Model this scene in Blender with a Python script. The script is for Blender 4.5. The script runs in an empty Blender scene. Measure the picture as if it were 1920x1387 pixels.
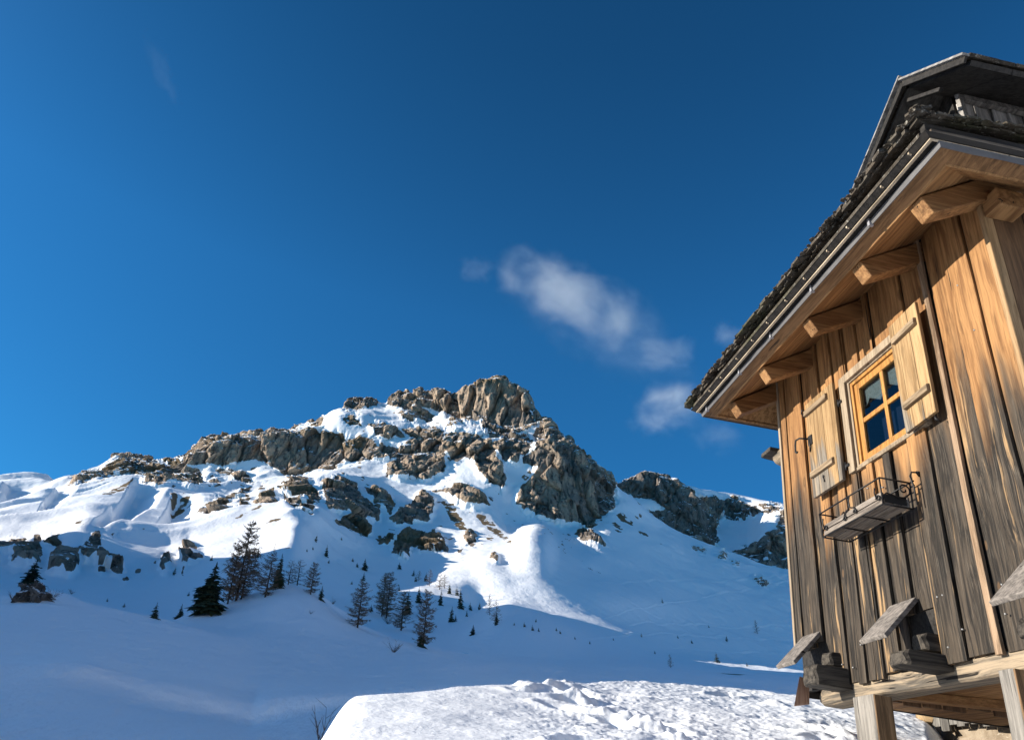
# Alpine hut on stilts above a snowy hollow, craggy limestone mountain behind.
# Everything is real geometry in metres; the camera is at the origin, 1.5 m above the snow.
import bpy, bmesh, math, random
import numpy as np
from mathutils import Matrix, Vector

C = bpy.context.scene.collection
rng = random.Random(7)
nrng = np.random.default_rng(11)

# ------------------------------------------------------------------ camera calibration
# (from the vanishing points of the hut's wall): world X = across the hut wall, Y = along it, Z = up
PW, PH = 1920.0, 1387.0
CX, CY = PW / 2, PH / 2
_vz = np.array([321., -2361.]); _v1 = np.array([-254., 780.])
FOC = math.sqrt(-(_vz @ _v1))
_Z = np.array([_vz[0], _vz[1], FOC]); _Z /= np.linalg.norm(_Z)
_Y = np.array([_v1[0], _v1[1], FOC]); _Y /= np.linalg.norm(_Y)
_X = np.cross(_Y, _Z)
ROT = np.stack([_X, _Y, _Z])

def ray(px, py):
    return ROT @ np.array([px - CX, py - CY, FOC])

def azt(px, py):
    """azimuth (deg from +Y) and tan(elevation) of a sight line of the survey photo"""
    w = ray(px, py)
    return math.degrees(math.atan2(w[0], w[1])), w[2] / math.hypot(w[0], w[1])

def project(P):
    c = P @ ROT            # rows: world -> camera
    return CX + FOC * c[..., 0] / c[..., 2], CY + FOC * c[..., 1] / c[..., 2]

SUN_AZ, SUN_EL = -86.0, 13.5
SUN = Vector((math.sin(math.radians(SUN_AZ)) * math.cos(math.radians(SUN_EL)),
              math.cos(math.radians(SUN_AZ)) * math.cos(math.radians(SUN_EL)),
              math.sin(math.radians(SUN_EL))))

# ------------------------------------------------------------------ tags
def tag(o, label=None, cat=None, group=None, kind=None):
    if label: o['label'] = label
    if cat: o['category'] = cat
    if group: o['group'] = group
    if kind: o['kind'] = kind
    return o

def empty(name, loc):
    o = bpy.data.objects.new(name, None); o.empty_display_size = .1
    C.objects.link(o); o.location = loc
    return o

# ------------------------------------------------------------------ numpy noise
def _h(ix, iy, iz, seed):
    n = (ix.astype(np.int64) * 374761393 + iy.astype(np.int64) * 668265263 + iz.astype(np.int64) * 2147483647 + seed * 1274126177) & 0xffffffff
    n = ((n ^ (n >> 13)) * 1274126177) & 0xffffffff
    n = ((n ^ (n >> 16)) * 2246822519) & 0xffffffff
    n = n ^ (n >> 15)
    return n.astype(np.float64) / 4294967295.0

def vnoise(p, seed=0):
    f = np.floor(p); t = p - f; i = f.astype(np.int64)
    t = t * t * t * (t * (t * 6 - 15) + 10)
    r = 0
    for dx in (0, 1):
        wx = t[:, 0] if dx else 1 - t[:, 0]
        for dy in (0, 1):
            wy = t[:, 1] if dy else 1 - t[:, 1]
            for dz in (0, 1):
                wz = t[:, 2] if dz else 1 - t[:, 2]
                r = r + wx * wy * wz * _h(i[:, 0] + dx, i[:, 1] + dy, i[:, 2] + dz, seed)
    return r

def fbm(p, octv=4, seed=0, gain=.5):
    a = 1.0; s = 0; tot = 0; q = p.copy()
    for k in range(octv):
        s = s + a * vnoise(q, seed + k); tot += a; a *= gain; q = q * 2.03 + 17.3
    return s / tot

def ridged(p, octv=3, seed=0):
    a = 1.0; s = 0; tot = 0; q = p.copy()
    for k in range(octv):
        s = s + a * (1 - np.abs(2 * vnoise(q, seed + k) - 1)); tot += a; a *= .5; q = q * 2.1 + 9.1
    return s / tot

def worley(p, seed=0):
    i = np.floor(p).astype(np.int64)
    f1 = np.full(len(p), 9.0); f2 = np.full(len(p), 9.0); cid = np.zeros(len(p))
    for dx in (-1, 0, 1):
        for dy in (-1, 0, 1):
            for dz in (-1, 0, 1):
                cx, cy, cz = i[:, 0] + dx, i[:, 1] + dy, i[:, 2] + dz
                q = np.stack([cx + _h(cx, cy, cz, seed + 1), cy + _h(cx, cy, cz, seed + 2), cz + _h(cx, cy, cz, seed + 3)], 1)
                d = ((q - p) ** 2).sum(1)
                near = d < f1
                f2 = np.where(near, f1, np.minimum(f2, d))
                cid = np.where(near, _h(cx, cy, cz, seed + 4), cid)
                f1 = np.where(near, d, f1)
    return np.sqrt(f1), np.sqrt(f2), cid

def facets(p, seed=0, tilt=1.0):
    """offsets of a broken rock face: every cell is its own tilted plane; returns offset, crack depth, cell id"""
    i = np.floor(p).astype(np.int64)
    f1 = np.full(len(p), 9.0); f2 = np.full(len(p), 9.0); cid = np.zeros(len(p)); off = np.zeros(len(p))
    for dx in (-1, 0, 1):
        for dy in (-1, 0, 1):
            for dz in (-1, 0, 1):
                cx, cy, cz = i[:, 0] + dx, i[:, 1] + dy, i[:, 2] + dz
                v = p - np.stack([cx + _h(cx, cy, cz, seed + 1), cy + _h(cx, cy, cz, seed + 2), cz + _h(cx, cy, cz, seed + 3)], 1)
                d = (v ** 2).sum(1); near = d < f1
                f2 = np.where(near, f1, np.minimum(f2, d))
                c = _h(cx, cy, cz, seed + 4); cid = np.where(near, c, cid)
                o = (c - .5) + tilt * ((_h(cx, cy, cz, seed + 5) - .5) * v[:, 0] + (_h(cx, cy, cz, seed + 6) - .5) * v[:, 1] + (_h(cx, cy, cz, seed + 7) - .65) * .8 * v[:, 2])
                off = np.where(near, o, off)
                f1 = np.where(near, d, f1)
    return off, np.sqrt(f2) - np.sqrt(f1), cid

def sstep(a, b, x):
    t = np.clip((x - a) / (b - a), 0, 1); return t * t * (3 - 2 * t)

# ------------------------------------------------------------------ node helpers
class NT:
    def __init__(s, name):
        s.m = bpy.data.materials.new(name); s.m.use_nodes = True
        s.t = s.m.node_tree; s.n = s.t.nodes; s.l = s.t.links
        s.bsdf = s.n['Principled BSDF']; s.out = s.n['Material Output']
    def add(s, typ, **kw):
        n = s.n.new(typ)
        for k, v in kw.items(): setattr(n, k, v)
        return n
    def put(s, sock, v):
        if isinstance(v, bpy.types.NodeSocket): s.l.new(v, sock)
        else: sock.default_value = v
    def math(s, op, a, b=0.0, clamp=False):
        n = s.add('ShaderNodeMath', operation=op, use_clamp=clamp); s.put(n.inputs[0], a); s.put(n.inputs[1], b); return n.outputs[0]
    def mix(s, f, a, b, blend='MIX'):
        n = s.add('ShaderNodeMix', data_type='RGBA', blend_type=blend); n.clamp_factor = True
        s.put(n.inputs[0], f)
        for sk, v in ((n.inputs[6], a), (n.inputs[7], b)):
            s.put(sk, v if isinstance(v, bpy.types.NodeSocket) else (*v, 1))
        return n.outputs[2]
    def coord(s, kind='Object'):
        return s.add('ShaderNodeTexCoord').outputs[kind]
    def map(s, v, scale=(1, 1, 1), loc=(0, 0, 0), rot=(0, 0, 0)):
        n = s.add('ShaderNodeMapping'); s.put(n.inputs[0], v); n.inputs[1].default_value = loc; n.inputs[2].default_value = rot; n.inputs[3].default_value = scale; return n.outputs[0]
    def noise(s, v, scale, detail=4, rough=.55, dist=0.0):
        n = s.add('ShaderNodeTexNoise'); s.put(n.inputs['Vector'], v); n.inputs['Scale'].default_value = scale
        n.inputs['Detail'].default_value = detail; n.inputs['Roughness'].default_value = rough; n.inputs['Distortion'].default_value = dist
        return n.outputs['Fac']
    def vor(s, v, scale, feature='F1'):
        n = s.add('ShaderNodeTexVoronoi', feature=feature); s.put(n.inputs['Vector'], v); n.inputs['Scale'].default_value = scale; return n.outputs['Distance']
    def ramp(s, f, stops):
        n = s.add('ShaderNodeValToRGB'); e = n.color_ramp.elements
        while len(e) < len(stops): e.new(.5)
        for i, (p, c) in enumerate(stops):
            e[i].position = p; e[i].color = (*c, 1) if len(c) == 3 else c
        s.put(n.inputs[0], f); return n.outputs[0]
    def range(s, f, a, b, c=0.0, d=1.0):
        n = s.add('ShaderNodeMapRange'); n.clamp = True; n.interpolation_type = 'SMOOTHSTEP'
        s.put(n.inputs[0], f)
        for k, v in enumerate((a, b, c, d)): s.put(n.inputs[k + 1], v)
        return n.outputs[0]
    def attr(s, name):
        n = s.add('ShaderNodeAttribute'); n.attribute_name = name; return n.outputs['Fac']
    def bump(s, h, strength=.5, dist=.01, normal=None):
        n = s.add('ShaderNodeBump'); s.put(n.inputs['Height'], h); n.inputs['Strength'].default_value = strength; n.inputs['Distance'].default_value = dist
        if normal is not None: s.put(n.inputs['Normal'], normal)
        return n.outputs[0]
    def done(s, color=None, rough=.8, normal=None, spec=.3, metal=0.0):
        if color is not None: s.put(s.bsdf.inputs['Base Color'], color if isinstance(color, bpy.types.NodeSocket) else (*color, 1))
        s.put(s.bsdf.inputs['Roughness'], rough); s.bsdf.inputs['Specular IOR Level'].default_value = spec; s.bsdf.inputs['Metallic'].default_value = metal
        if normal is not None: s.put(s.bsdf.inputs['Normal'], normal)
        return s.m

def simple(name, col, rough=.8, spec=.3, metal=0.0, var=.25, scale=8):
    t = NT(name); v = t.coord()
    n = t.noise(v, scale, 5, .6)
    c = t.mix(n, tuple(x * (1 - var) for x in col), tuple(min(1, x * (1 + var)) for x in col))
    return t.done(c, rough, t.bump(n, .3, .01), spec, metal)

def mat_terrain():
    t = NT('snow_and_rock'); v = t.coord()
    rock = t.attr('rock'); earth = t.attr('earth'); tone = t.attr('tone')
    n1 = t.noise(v, .022, 5, .6); n2 = t.noise(t.map(v, (1, 1, .16)), .16, 6, .68); n3 = t.noise(v, .45, 4, .6)
    strata = t.noise(t.map(v, (.25, .25, 1.6), rot=(.12, .1, 0)), .12, 4, .6)
    rc = t.mix(n1, (.17, .145, .128), (.33, .26, .205))
    rc = t.mix(t.range(tone, .42, .8), rc, (.50, .37, .265))
    rc = t.mix(t.range(n2, .54, .36), rc, (.07, .062, .057))
    rc = t.mix(t.range(strata, .55, .75), rc, (.21, .175, .14))
    rc = t.mix(t.math('MULTIPLY', t.range(n3, .45, .8), .5), rc, (.43, .36, .285))
    ec = t.mix(n3, (.12, .082, .045), (.24, .17, .09))
    rc = t.mix(earth, rc, ec)
    edge = t.math('ADD', rock, t.math('MULTIPLY', t.math('SUBTRACT', t.noise(v, .5, 5, .7), .5), .5))
    f = t.range(edge, .44, .56)
    snow = t.mix(t.noise(v, .03, 4), (.86, .885, .92), (.92, .925, .935))
    sb = t.bump(t.noise(t.map(v, (1, .5, 1)), .35, 7, .66), .42, 1.2)
    rb = t.bump(t.math('ADD', t.noise(t.map(v, (1, 1, .45)), .2, 8, .72), t.math('MULTIPLY', n3, .3)), 1.0, 5.0)
    col = t.mix(f, snow, rc)
    nm = t.add('ShaderNodeMix', data_type='VECTOR'); t.put(nm.inputs[0], f); t.put(nm.inputs[4], sb); t.put(nm.inputs[5], rb)
    return t.done(col, t.math('ADD', .55, t.math('MULTIPLY', f, .3)), nm.outputs[1], .25)

def mat_snow(name, fine, amp):
    t = NT(name); v = t.coord()
    n = t.noise(v, fine, 6, .6); g = t.noise(v, fine * 14, 3, .7)
    col = t.mix(n, (.86, .885, .915), (.925, .93, .94))
    h = t.math('ADD', n, t.math('MULTIPLY', g, .12))
    return t.done(col, .55, t.bump(h, .45, amp), .3)

M_TERR = mat_terrain()
M_BANK = mat_snow('trodden_snow', 3.0, .06)

# ------------------------------------------------------------------ lofted terrain
def pchip(xk, yk, x):
    """monotone cubic; yk may be (K,) or (K, N)"""
    xk = np.asarray(xk, float); yk = np.asarray(yk, float)
    one = yk.ndim == 1
    if one: yk = yk[:, None]
    h = np.diff(xk)[:, None]; d = np.diff(yk, axis=0) / h
    m = np.zeros_like(yk)
    if len(xk) > 2:
        w1 = 2 * h[1:] + h[:-1]; w2 = h[1:] + 2 * h[:-1]
        with np.errstate(divide='ignore', invalid='ignore'):
            mm = (w1 + w2) / (w1 / d[:-1] + w2 / d[1:])
        m[1:-1] = np.where(d[:-1] * d[1:] > 0, np.nan_to_num(mm), 0)
    m[0] = d[0]; m[-1] = d[-1]
    x = np.clip(np.asarray(x, float), xk[0], xk[-1])
    k = np.clip(np.searchsorted(xk, x, side='right') - 1, 0, len(xk) - 2)
    t = ((x - xk[k]) / (xk[k + 1] - xk[k]))[:, None]; hh = h[k]
    y = ((1 + 2 * t) * (1 - t) ** 2 * yk[k] + t * (1 - t) ** 2 * hh * m[k] + t * t * (3 - 2 * t) * yk[k + 1] + t * t * (t - 1) * hh * m[k + 1])
    return y[:, 0] if one else y

def smooth1(a, n):
    for _ in range(n):
        b = a.copy(); b[..., 1:-1] = (a[..., :-2] + 2 * a[..., 1:-1] + a[..., 2:]) / 4; a = b
    return a

def loft(rows, az, step_deg, smooth=0, minsub=5, rsmooth=6):
    """rows: list of point lists (px, py, range_m); returns world grid (R, N, 3)"""
    T = []; L = []
    for row in rows:
        a = []; e = []; r = []
        for px, py, rr in row:
            A, te = azt(px, py); a.append(A); e.append(te); r.append(math.log(rr))
        o = np.argsort(a); a = np.array(a)[o]; e = np.array(e)[o]; r = np.array(r)[o]
        T.append(smooth1(pchip(a, e, az), smooth)); L.append(smooth1(pchip(a, r, az), rsmooth))
    T = np.array(T); L = np.array(L); K = len(rows)
    vis = (az > -34) & (az < 38)
    ks = []
    for k in range(K - 1):
        de = np.percentile(np.abs(np.degrees(np.arctan(T[k + 1, vis]) - np.arctan(T[k, vis]))), 85)
        n = max(minsub, int(de / step_deg)); ks += [k + i / n for i in range(n)]
    ks.append(K - 1); ks = np.array(ks)
    te = pchip(np.arange(K), T, ks); lr = pchip(np.arange(K), L, ks)
    r = np.exp(lr); a = np.radians(az)[None, :]
    return np.stack([r * np.sin(a), r * np.cos(a), r * te], -1)

def row(rr, pts):
    """range given as one number or as a list of (px, range)"""
    if isinstance(rr, (int, float)): return [(x, y, rr) for x, y in pts]
    xs = [q[0] for q in rr]; rs = [q[1] for q in rr]
    return [(x, y, float(np.interp(x, xs, rs))) for x, y in pts]

def grid_mesh(name, P, mat, attrs=None, smooth=True):
    R, N = P.shape[:2]
    me = bpy.data.meshes.new(name)
    i = np.arange((R - 1) * N).reshape(R - 1, N)[:, :-1].ravel()
    q = np.stack([i, i + 1, i + N + 1, i + N], 1).astype(np.int32)
    me.vertices.add(R * N); me.vertices.foreach_set('co', P.reshape(-1).astype(np.float32))
    me.loops.add(len(q) * 4); me.loops.foreach_set('vertex_index', q.ravel())
    me.polygons.add(len(q)); me.polygons.foreach_set('loop_start', np.arange(0, len(q) * 4, 4, dtype=np.int32))
    me.polygons.foreach_set('use_smooth', np.full(len(q), smooth))
    me.update(calc_edges=True)
    for k, v in (attrs or {}).items():
        a = me.attributes.new(k, 'FLOAT', 'POINT'); a.data.foreach_set('value', v.ravel().astype(np.float32))
    me.materials.append(mat)
    o = bpy.data.objects.new(name, me); C.objects.link(o)
    return o

def grid_normals(P):
    du = np.gradient(P, axis=1); dv = np.gradient(P, axis=0)
    n = np.cross(du, dv); n /= np.linalg.norm(n, axis=-1, keepdims=True) + 1e-12
    return n

def raster(polys, W=1920, H=1387, blur=3, warp=0.0):
    """soft mask of outline polygons surveyed on the photo"""
    m = np.zeros((H, W))
    for poly in polys:
        p = np.array(poly, float)
        x0, y0 = np.floor(p.min(0)).astype(int) - 1; x1, y1 = np.ceil(p.max(0)).astype(int) + 2
        x0, y0 = max(0, x0), max(0, y0); x1, y1 = min(W, x1), min(H, y1)
        if x1 <= x0 or y1 <= y0: continue
        gx, gy = np.meshgrid(np.arange(x0, x1) + .5, np.arange(y0, y1) + .5)
        ins = np.zeros(gx.shape, bool); j = len(p) - 1
        for i in range(len(p)):
            xi, yi = p[i]; xj, yj = p[j]
            c = ((yi > gy) != (yj > gy)) & (gx < (xj - xi) * (gy - yi) / (yj - yi + 1e-12) + xi)
            ins ^= c; j = i
        m[y0:y1, x0:x1] = np.maximum(m[y0:y1, x0:x1], ins)
    return m

def hollow(flat_z, px, py, poly, depth, front):
    """a gully: the ground drops steeply just right of its left rim and rises slowly again"""
    m = raster([poly]); H, W = m.shape
    has = m.any(1); ys = np.where(has)[0]
    xl = np.array([np.argmax(m[y] > 0) for y in ys]); xr = np.array([W - np.argmax(m[y, ::-1] > 0) for y in ys])
    xl = np.convolve(np.pad(xl, 4, mode='edge'), np.ones(9) / 9, 'valid'); xr = np.convolve(np.pad(xr, 4, mode='edge'), np.ones(9) / 9, 'valid')
    k = np.where((py > ys[0]) & (py < ys[-1]) & front)[0]
    a = np.interp(py[k], ys, xl); b = np.interp(py[k], ys, xr); s = (px[k] - a) / np.maximum(b - a, 6)
    v = (py[k] - ys[0]) / (ys[-1] - ys[0])
    g = sstep(-.06, .26, s) * (1 - sstep(.4, 1.05, s)) * sstep(0, .22, v) * (1 - sstep(.75, 1, v))
    flat_z[k] -= depth * g

def blur(m, n):
    for _ in range(3):
        for ax in (0, 1):
            c = np.cumsum(np.pad(m, [(n + 1, n) if a == ax else (0, 0) for a in (0, 1)], mode='edge'), axis=ax)
            m = (np.take(c, range(2 * n + 1, c.shape[ax]), ax) - np.take(c, range(0, c.shape[ax] - 2 * n - 1), ax)) / (2 * n + 1)
    return m

def sample(m, x, y):
    H, W = m.shape
    x = np.clip(x - .5, 0, W - 1.001); y = np.clip(y - .5, 0, H - 1.001)
    i = np.floor(x).astype(int); j = np.floor(y).astype(int); fx = x - i; fy = y - j
    return m[j, i] * (1 - fx) * (1 - fy) + m[j, i + 1] * fx * (1 - fy) + m[j + 1, i] * (1 - fx) * fy + m[j + 1, i + 1] * fx * fy

def az_grid(step, lo=-33.5, hi=36.0, far_lo=-66, far_hi=88, coarse=.8):
    return np.concatenate([np.arange(far_lo, lo, coarse), np.arange(lo, hi, step), np.arange(hi, far_hi, coarse)])
# ================================================================== TERRAIN
# ---- rows of the near ground: (px, py) sight lines at a range in metres
xs_all = (-200, 2000)
F = [
    row(1.0, [(-200, 2300), (900, 2300), (2000, 2300)]),
    row(4.0, [(-200, 1560), (300, 1600), (900, 1640), (2000, 1700)]),
    row(11, [(-200, 1372), (0, 1388), (300, 1388), (600, 1385), (1000, 1400), (1500, 1425), (2000, 1450)]),
    row(17.6, [(-200, 1250), (0, 1268), (110, 1272), (190, 1292), (250, 1312), (330, 1336), (400, 1354), (460, 1368), (490, 1364), (560, 1348), (650, 1330), (800, 1316), (1000, 1310), (1500, 1335), (2000, 1370)]),
    row(18.5, [(-200, 1240), (0, 1252), (120, 1247), (160, 1250), (250, 1276), (330, 1292), (400, 1309), (470, 1327), (495, 1320), (560, 1311), (650, 1303), (800, 1291), (1000, 1288), (1500, 1318), (2000, 1350)]),
    row(45, [(-200, 1180), (0, 1182), (300, 1222), (480, 1256), (650, 1275), (800, 1272), (1000, 1270), (1300, 1292), (1500, 1302), (2000, 1340)]),
    row(80, [(-200, 1135), (0, 1122), (50, 1114), (110, 1114), (160, 1133), (220, 1147), (300, 1164), (360, 1180), (420, 1197), (500, 1222), (600, 1240), (700, 1245), (812, 1243), (1000, 1256), (1300, 1276), (1500, 1288), (2000, 1330)]),
    row(105, [(-200, 1160), (0, 1150), (110, 1145), (220, 1165), (300, 1176), (360, 1182), (420, 1187), (500, 1182), (600, 1200), (700, 1222), (812, 1236), (1000, 1249), (1300, 1272), (1500, 1283), (2000, 1320)]),
    row(140, [(-200, 1165), (0, 1155), (200, 1165), (310, 1169), (335, 1160), (375, 1139), (440, 1121), (490, 1106), (530, 1092), (580, 1106), (640, 1146), (700, 1183), (760, 1203), (812, 1217), (900, 1236), (1000, 1243), (1300, 1266), (1500, 1277), (2000, 1310)]),
    row(175, [(-200, 1170), (0, 1150), (200, 1166), (330, 1176), (440, 1182), (530, 1182), (640, 1197), (760, 1213), (812, 1219), (900, 1225), (1000, 1233), (1300, 1258), (1500, 1270), (2000, 1300)]),
]
azF = az_grid(.06, far_lo=-100, far_hi=110)
PF = loft(F, azF, .05, smooth=6)
fx = PF.reshape(-1, 3)
rF = np.hypot(fx[:, 0], fx[:, 1])
amp = np.clip(rF / 60, .05, 1.6)
s1 = np.clip(rF / 25, .4, 3.5)[:, None]
d = (fbm(fx / np.array([3.2, 1.3, 2.0]) / s1, 4, 3) - .5) * .16 * amp + (fbm(fx / 14, 3, 8) - .5) * .9 * amp
# wind ripples and old ski tracks pressed into the hollow
u = fx[:, 0] * .82 + fx[:, 1] * .57; v = -fx[:, 0] * .57 + fx[:, 1] * .82
d += np.clip(fbm(np.stack([u / 9, v / 1.4, u * 0], 1), 4, 21) - .55, 0, 1) * .55 * sstep(16, 40, rF)
for (c0, c1, c2, wd, dep) in ((38., .35, 6., .5, .14), (52., .30, 9., .6, .16), (61., -.12, 8., .7, .16), (70., .22, 11., .7, .18)):
    yy = c0 + c1 * fx[:, 0] + c2 * np.sin(fx[:, 0] / 17 + c0) * .35
    q = (fx[:, 1] - yy) / wd
    d += dep * (-.9 * np.exp(-q * q) + .75 * np.exp(-((np.abs(q) - 1.6) ** 2) * 2)) * (.4 + fbm(fx / 4, 2, 33)) * ((rF > 24) & (rF < 100))
PF[..., 2] += d.reshape(PF.shape[:2])
zero = np.zeros(PF.shape[:2])
o = grid_mesh('snow_field', PF, M_TERR, dict(rock=zero, earth=zero, tone=zero)); tag(o, kind='structure')

# ---- rows of the mountain
SKY = [(-200, 925), (-60, 906), (0, 903), (40, 899), (75, 904), (95, 915), (120, 905), (150, 893), (180, 879), (210, 860), (235, 852), (262, 856), (285, 861), (303, 864), (322, 861), (342, 858), (372, 842), (400, 820), (412, 817), (430, 821), (455, 815), (475, 818), (500, 816), (540, 811), (575, 799), (582, 792), (592, 795), (603, 784), (625, 775), (645, 765), (660, 754), (678, 749), (690, 747), (708, 755), (723, 756), (735, 748), (745, 741), (770, 738), (800, 735), (830, 737), (848, 742), (857, 753), (864, 742), (872, 733), (885, 728), (905, 722), (925, 714), (937, 711), (950, 716), (962, 720), (975, 727), (984, 733), (987, 750), (988, 765), (995, 766), (1001, 776), (1004, 792), (1014, 796), (1024, 789), (1032, 794), (1045, 808), (1056, 818), (1070, 833), (1088, 842), (1100, 858), (1110, 872), (1122, 872), (1132, 888), (1142, 897), (1152, 908), (1165, 920)]
TAIL = [(1180, 932), (1250, 986), (1300, 1010), (1400, 1048), (1500, 1078), (1600, 1120), (2000, 1250)]
def sh(pts, dy): return [(x, y + dy) for x, y in pts]
MR = [
    row(175, [(-200, 1170), (0, 1150), (200, 1166), (330, 1176), (440, 1182), (530, 1182), (640, 1197), (760, 1213), (812, 1219), (900, 1225), (1000, 1233), (1300, 1258), (1500, 1270), (2000, 1300)]),
    row([(0, 230), (1000, 235), (1100, 255), (1200, 380), (1300, 500), (1500, 650), (2000, 800)], [(-200, 1150), (0, 1127), (100, 1127), (200, 1150), (300, 1160), (400, 1162), (530, 1152), (650, 1190), (750, 1197), (850, 1194), (900, 1176), (960, 1150), (1000, 1152), (1040, 1166), (1100, 1192), (1300, 1227), (1500, 1252), (2000, 1300)]),
    row([(0, 330), (500, 330), (560, 320), (700, 370), (800, 385), (860, 420), (960, 402), (1075, 386), (1120, 408), (1200, 520), (1300, 620), (1500, 760), (2000, 900)], [(-200, 1110), (0, 1092), (100, 1094), (200, 1106), (300, 1110), (400, 1096), (500, 1072), (600, 1096), (700, 1118), (800, 1112), (860, 1110), (900, 1132), (960, 1130), (1040, 1150), (1100, 1163), (1300, 1187), (1500, 1207), (2000, 1290)]),
    row([(-200, 600), (0, 540), (300, 460), (500, 450), (560, 435), (640, 510), (750, 535), (840, 505), (900, 486), (960, 466), (1050, 444), (1100, 475), (1200, 600), (1300, 730), (1500, 880), (2000, 1100)], [(-200, 1012), (0, 1004), (60, 1003), (100, 999), (160, 988), (200, 1002), (300, 1040), (330, 1040), (400, 1030), (500, 1016), (555, 997), (600, 1035), (700, 1062), (800, 1072), (840, 1064), (880, 1067), (915, 1066), (960, 1080), (1000, 1088), (1100, 1112), (1300, 1132), (1500, 1152), (2000, 1280)]),
    row([(-200, 800), (0, 720), (300, 640), (560, 570), (680, 640), (780, 650), (900, 602), (1020, 538), (1060, 565), (1100, 620), (1300, 860), (1500, 1010), (2000, 1200)], [(-200, 975), (0, 963), (100, 953), (200, 948), (300, 968), (450, 963), (560, 957), (700, 1008), (800, 1024), (900, 1030), (950, 1034), (980, 1014), (995, 1010), (1015, 1016), (1050, 1050), (1100, 1062), (1300, 1078), (1500, 1107), (2000, 1270)]),
    row([(-200, 1000), (0, 900), (560, 770), (700, 810), (840, 790), (880, 772), (960, 810), (1080, 870), (1250, 980), (1500, 1150), (2000, 1300)], [(-200, 938), (0, 927), (75, 926), (150, 920), (250, 902), (350, 918), (450, 930), (560, 914), (640, 905), (700, 920), (800, 950), (900, 960), (1000, 970), (1080, 985), (1150, 972), (1250, 1006), (1300, 1030), (1400, 1056), (1500, 1086), (2000, 1260)]),
    row([(-200, 1150), (0, 1060), (500, 980), (950, 880), (1080, 880), (1250, 1080), (1500, 1200), (2000, 1400)], [(-200, 930), (0, 912), (85, 917), (100, 910), (200, 886), (300, 890), (400, 884), (480, 886), (560, 888), (640, 872), (700, 864), (800, 872), (870, 864), (950, 887), (1000, 908), (1080, 934), (1130, 948), (1170, 936), (1250, 992), (1400, 1051), (1500, 1081), (2000, 1255)]),
    row([(-200, 1190), (0, 1105), (500, 1012), (800, 985), (950, 930), (1080, 900), (1250, 1120), (1500, 1230), (2000, 1430)], [(-200, 926), (0, 904), (75, 906), (95, 916), (120, 906), (180, 885), (235, 862), (300, 868), (345, 862), (400, 827), (500, 821), (600, 803), (650, 787), (740, 800), (800, 808), (880, 805), (950, 826), (1000, 836), (1050, 846), (1100, 884), (1150, 914), ] + TAIL),
    row([(-200, 1250), (0, 1160), (500, 1100), (840, 1050), (950, 1010), (1080, 925), (1250, 1150), (1500, 1250), (2000, 1450)], [(-200, 925), (0, 903), (75, 905), (95, 915), (120, 905), (180, 881), (235, 855), (300, 865), (345, 859), (400, 822), (500, 818), (580, 798), (650, 771), (740, 776), (800, 779), (850, 773), (950, 800), (1000, 812), (1050, 824), (1090, 852), (1125, 880), (1150, 911)] + sh(TAIL, -1)),
    row([(-200, 1270), (0, 1180), (500, 1150), (700, 1140), (845, 1080), (860, 1035), (950, 1024), (1010, 1020), (1080, 945), (1250, 1170), (1500, 1270), (2000, 1470)], SKY + sh(TAIL, -2)),
    row([(-200, 1330), (0, 1260), (500, 1250), (950, 1180), (1080, 1080), (1250, 1250), (1500, 1370), (2000, 1500)], sh(SKY, 12) + sh(TAIL, 45)),
    row(1800, sh([(-200, 925), (0, 905), (235, 870), (500, 830), (800, 760), (950, 760), (1100, 880)], 75) + [(1150, 1120)] + sh(TAIL, 250)),
    row(2500, sh([(-200, 925), (0, 905), (235, 870), (500, 830), (800, 780), (950, 780), (1150, 930)] + TAIL, 330)),
]
azM = az_grid(.05)
PM = loft(MR, azM, .05, smooth=1, minsub=16, rsmooth=1300)

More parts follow.
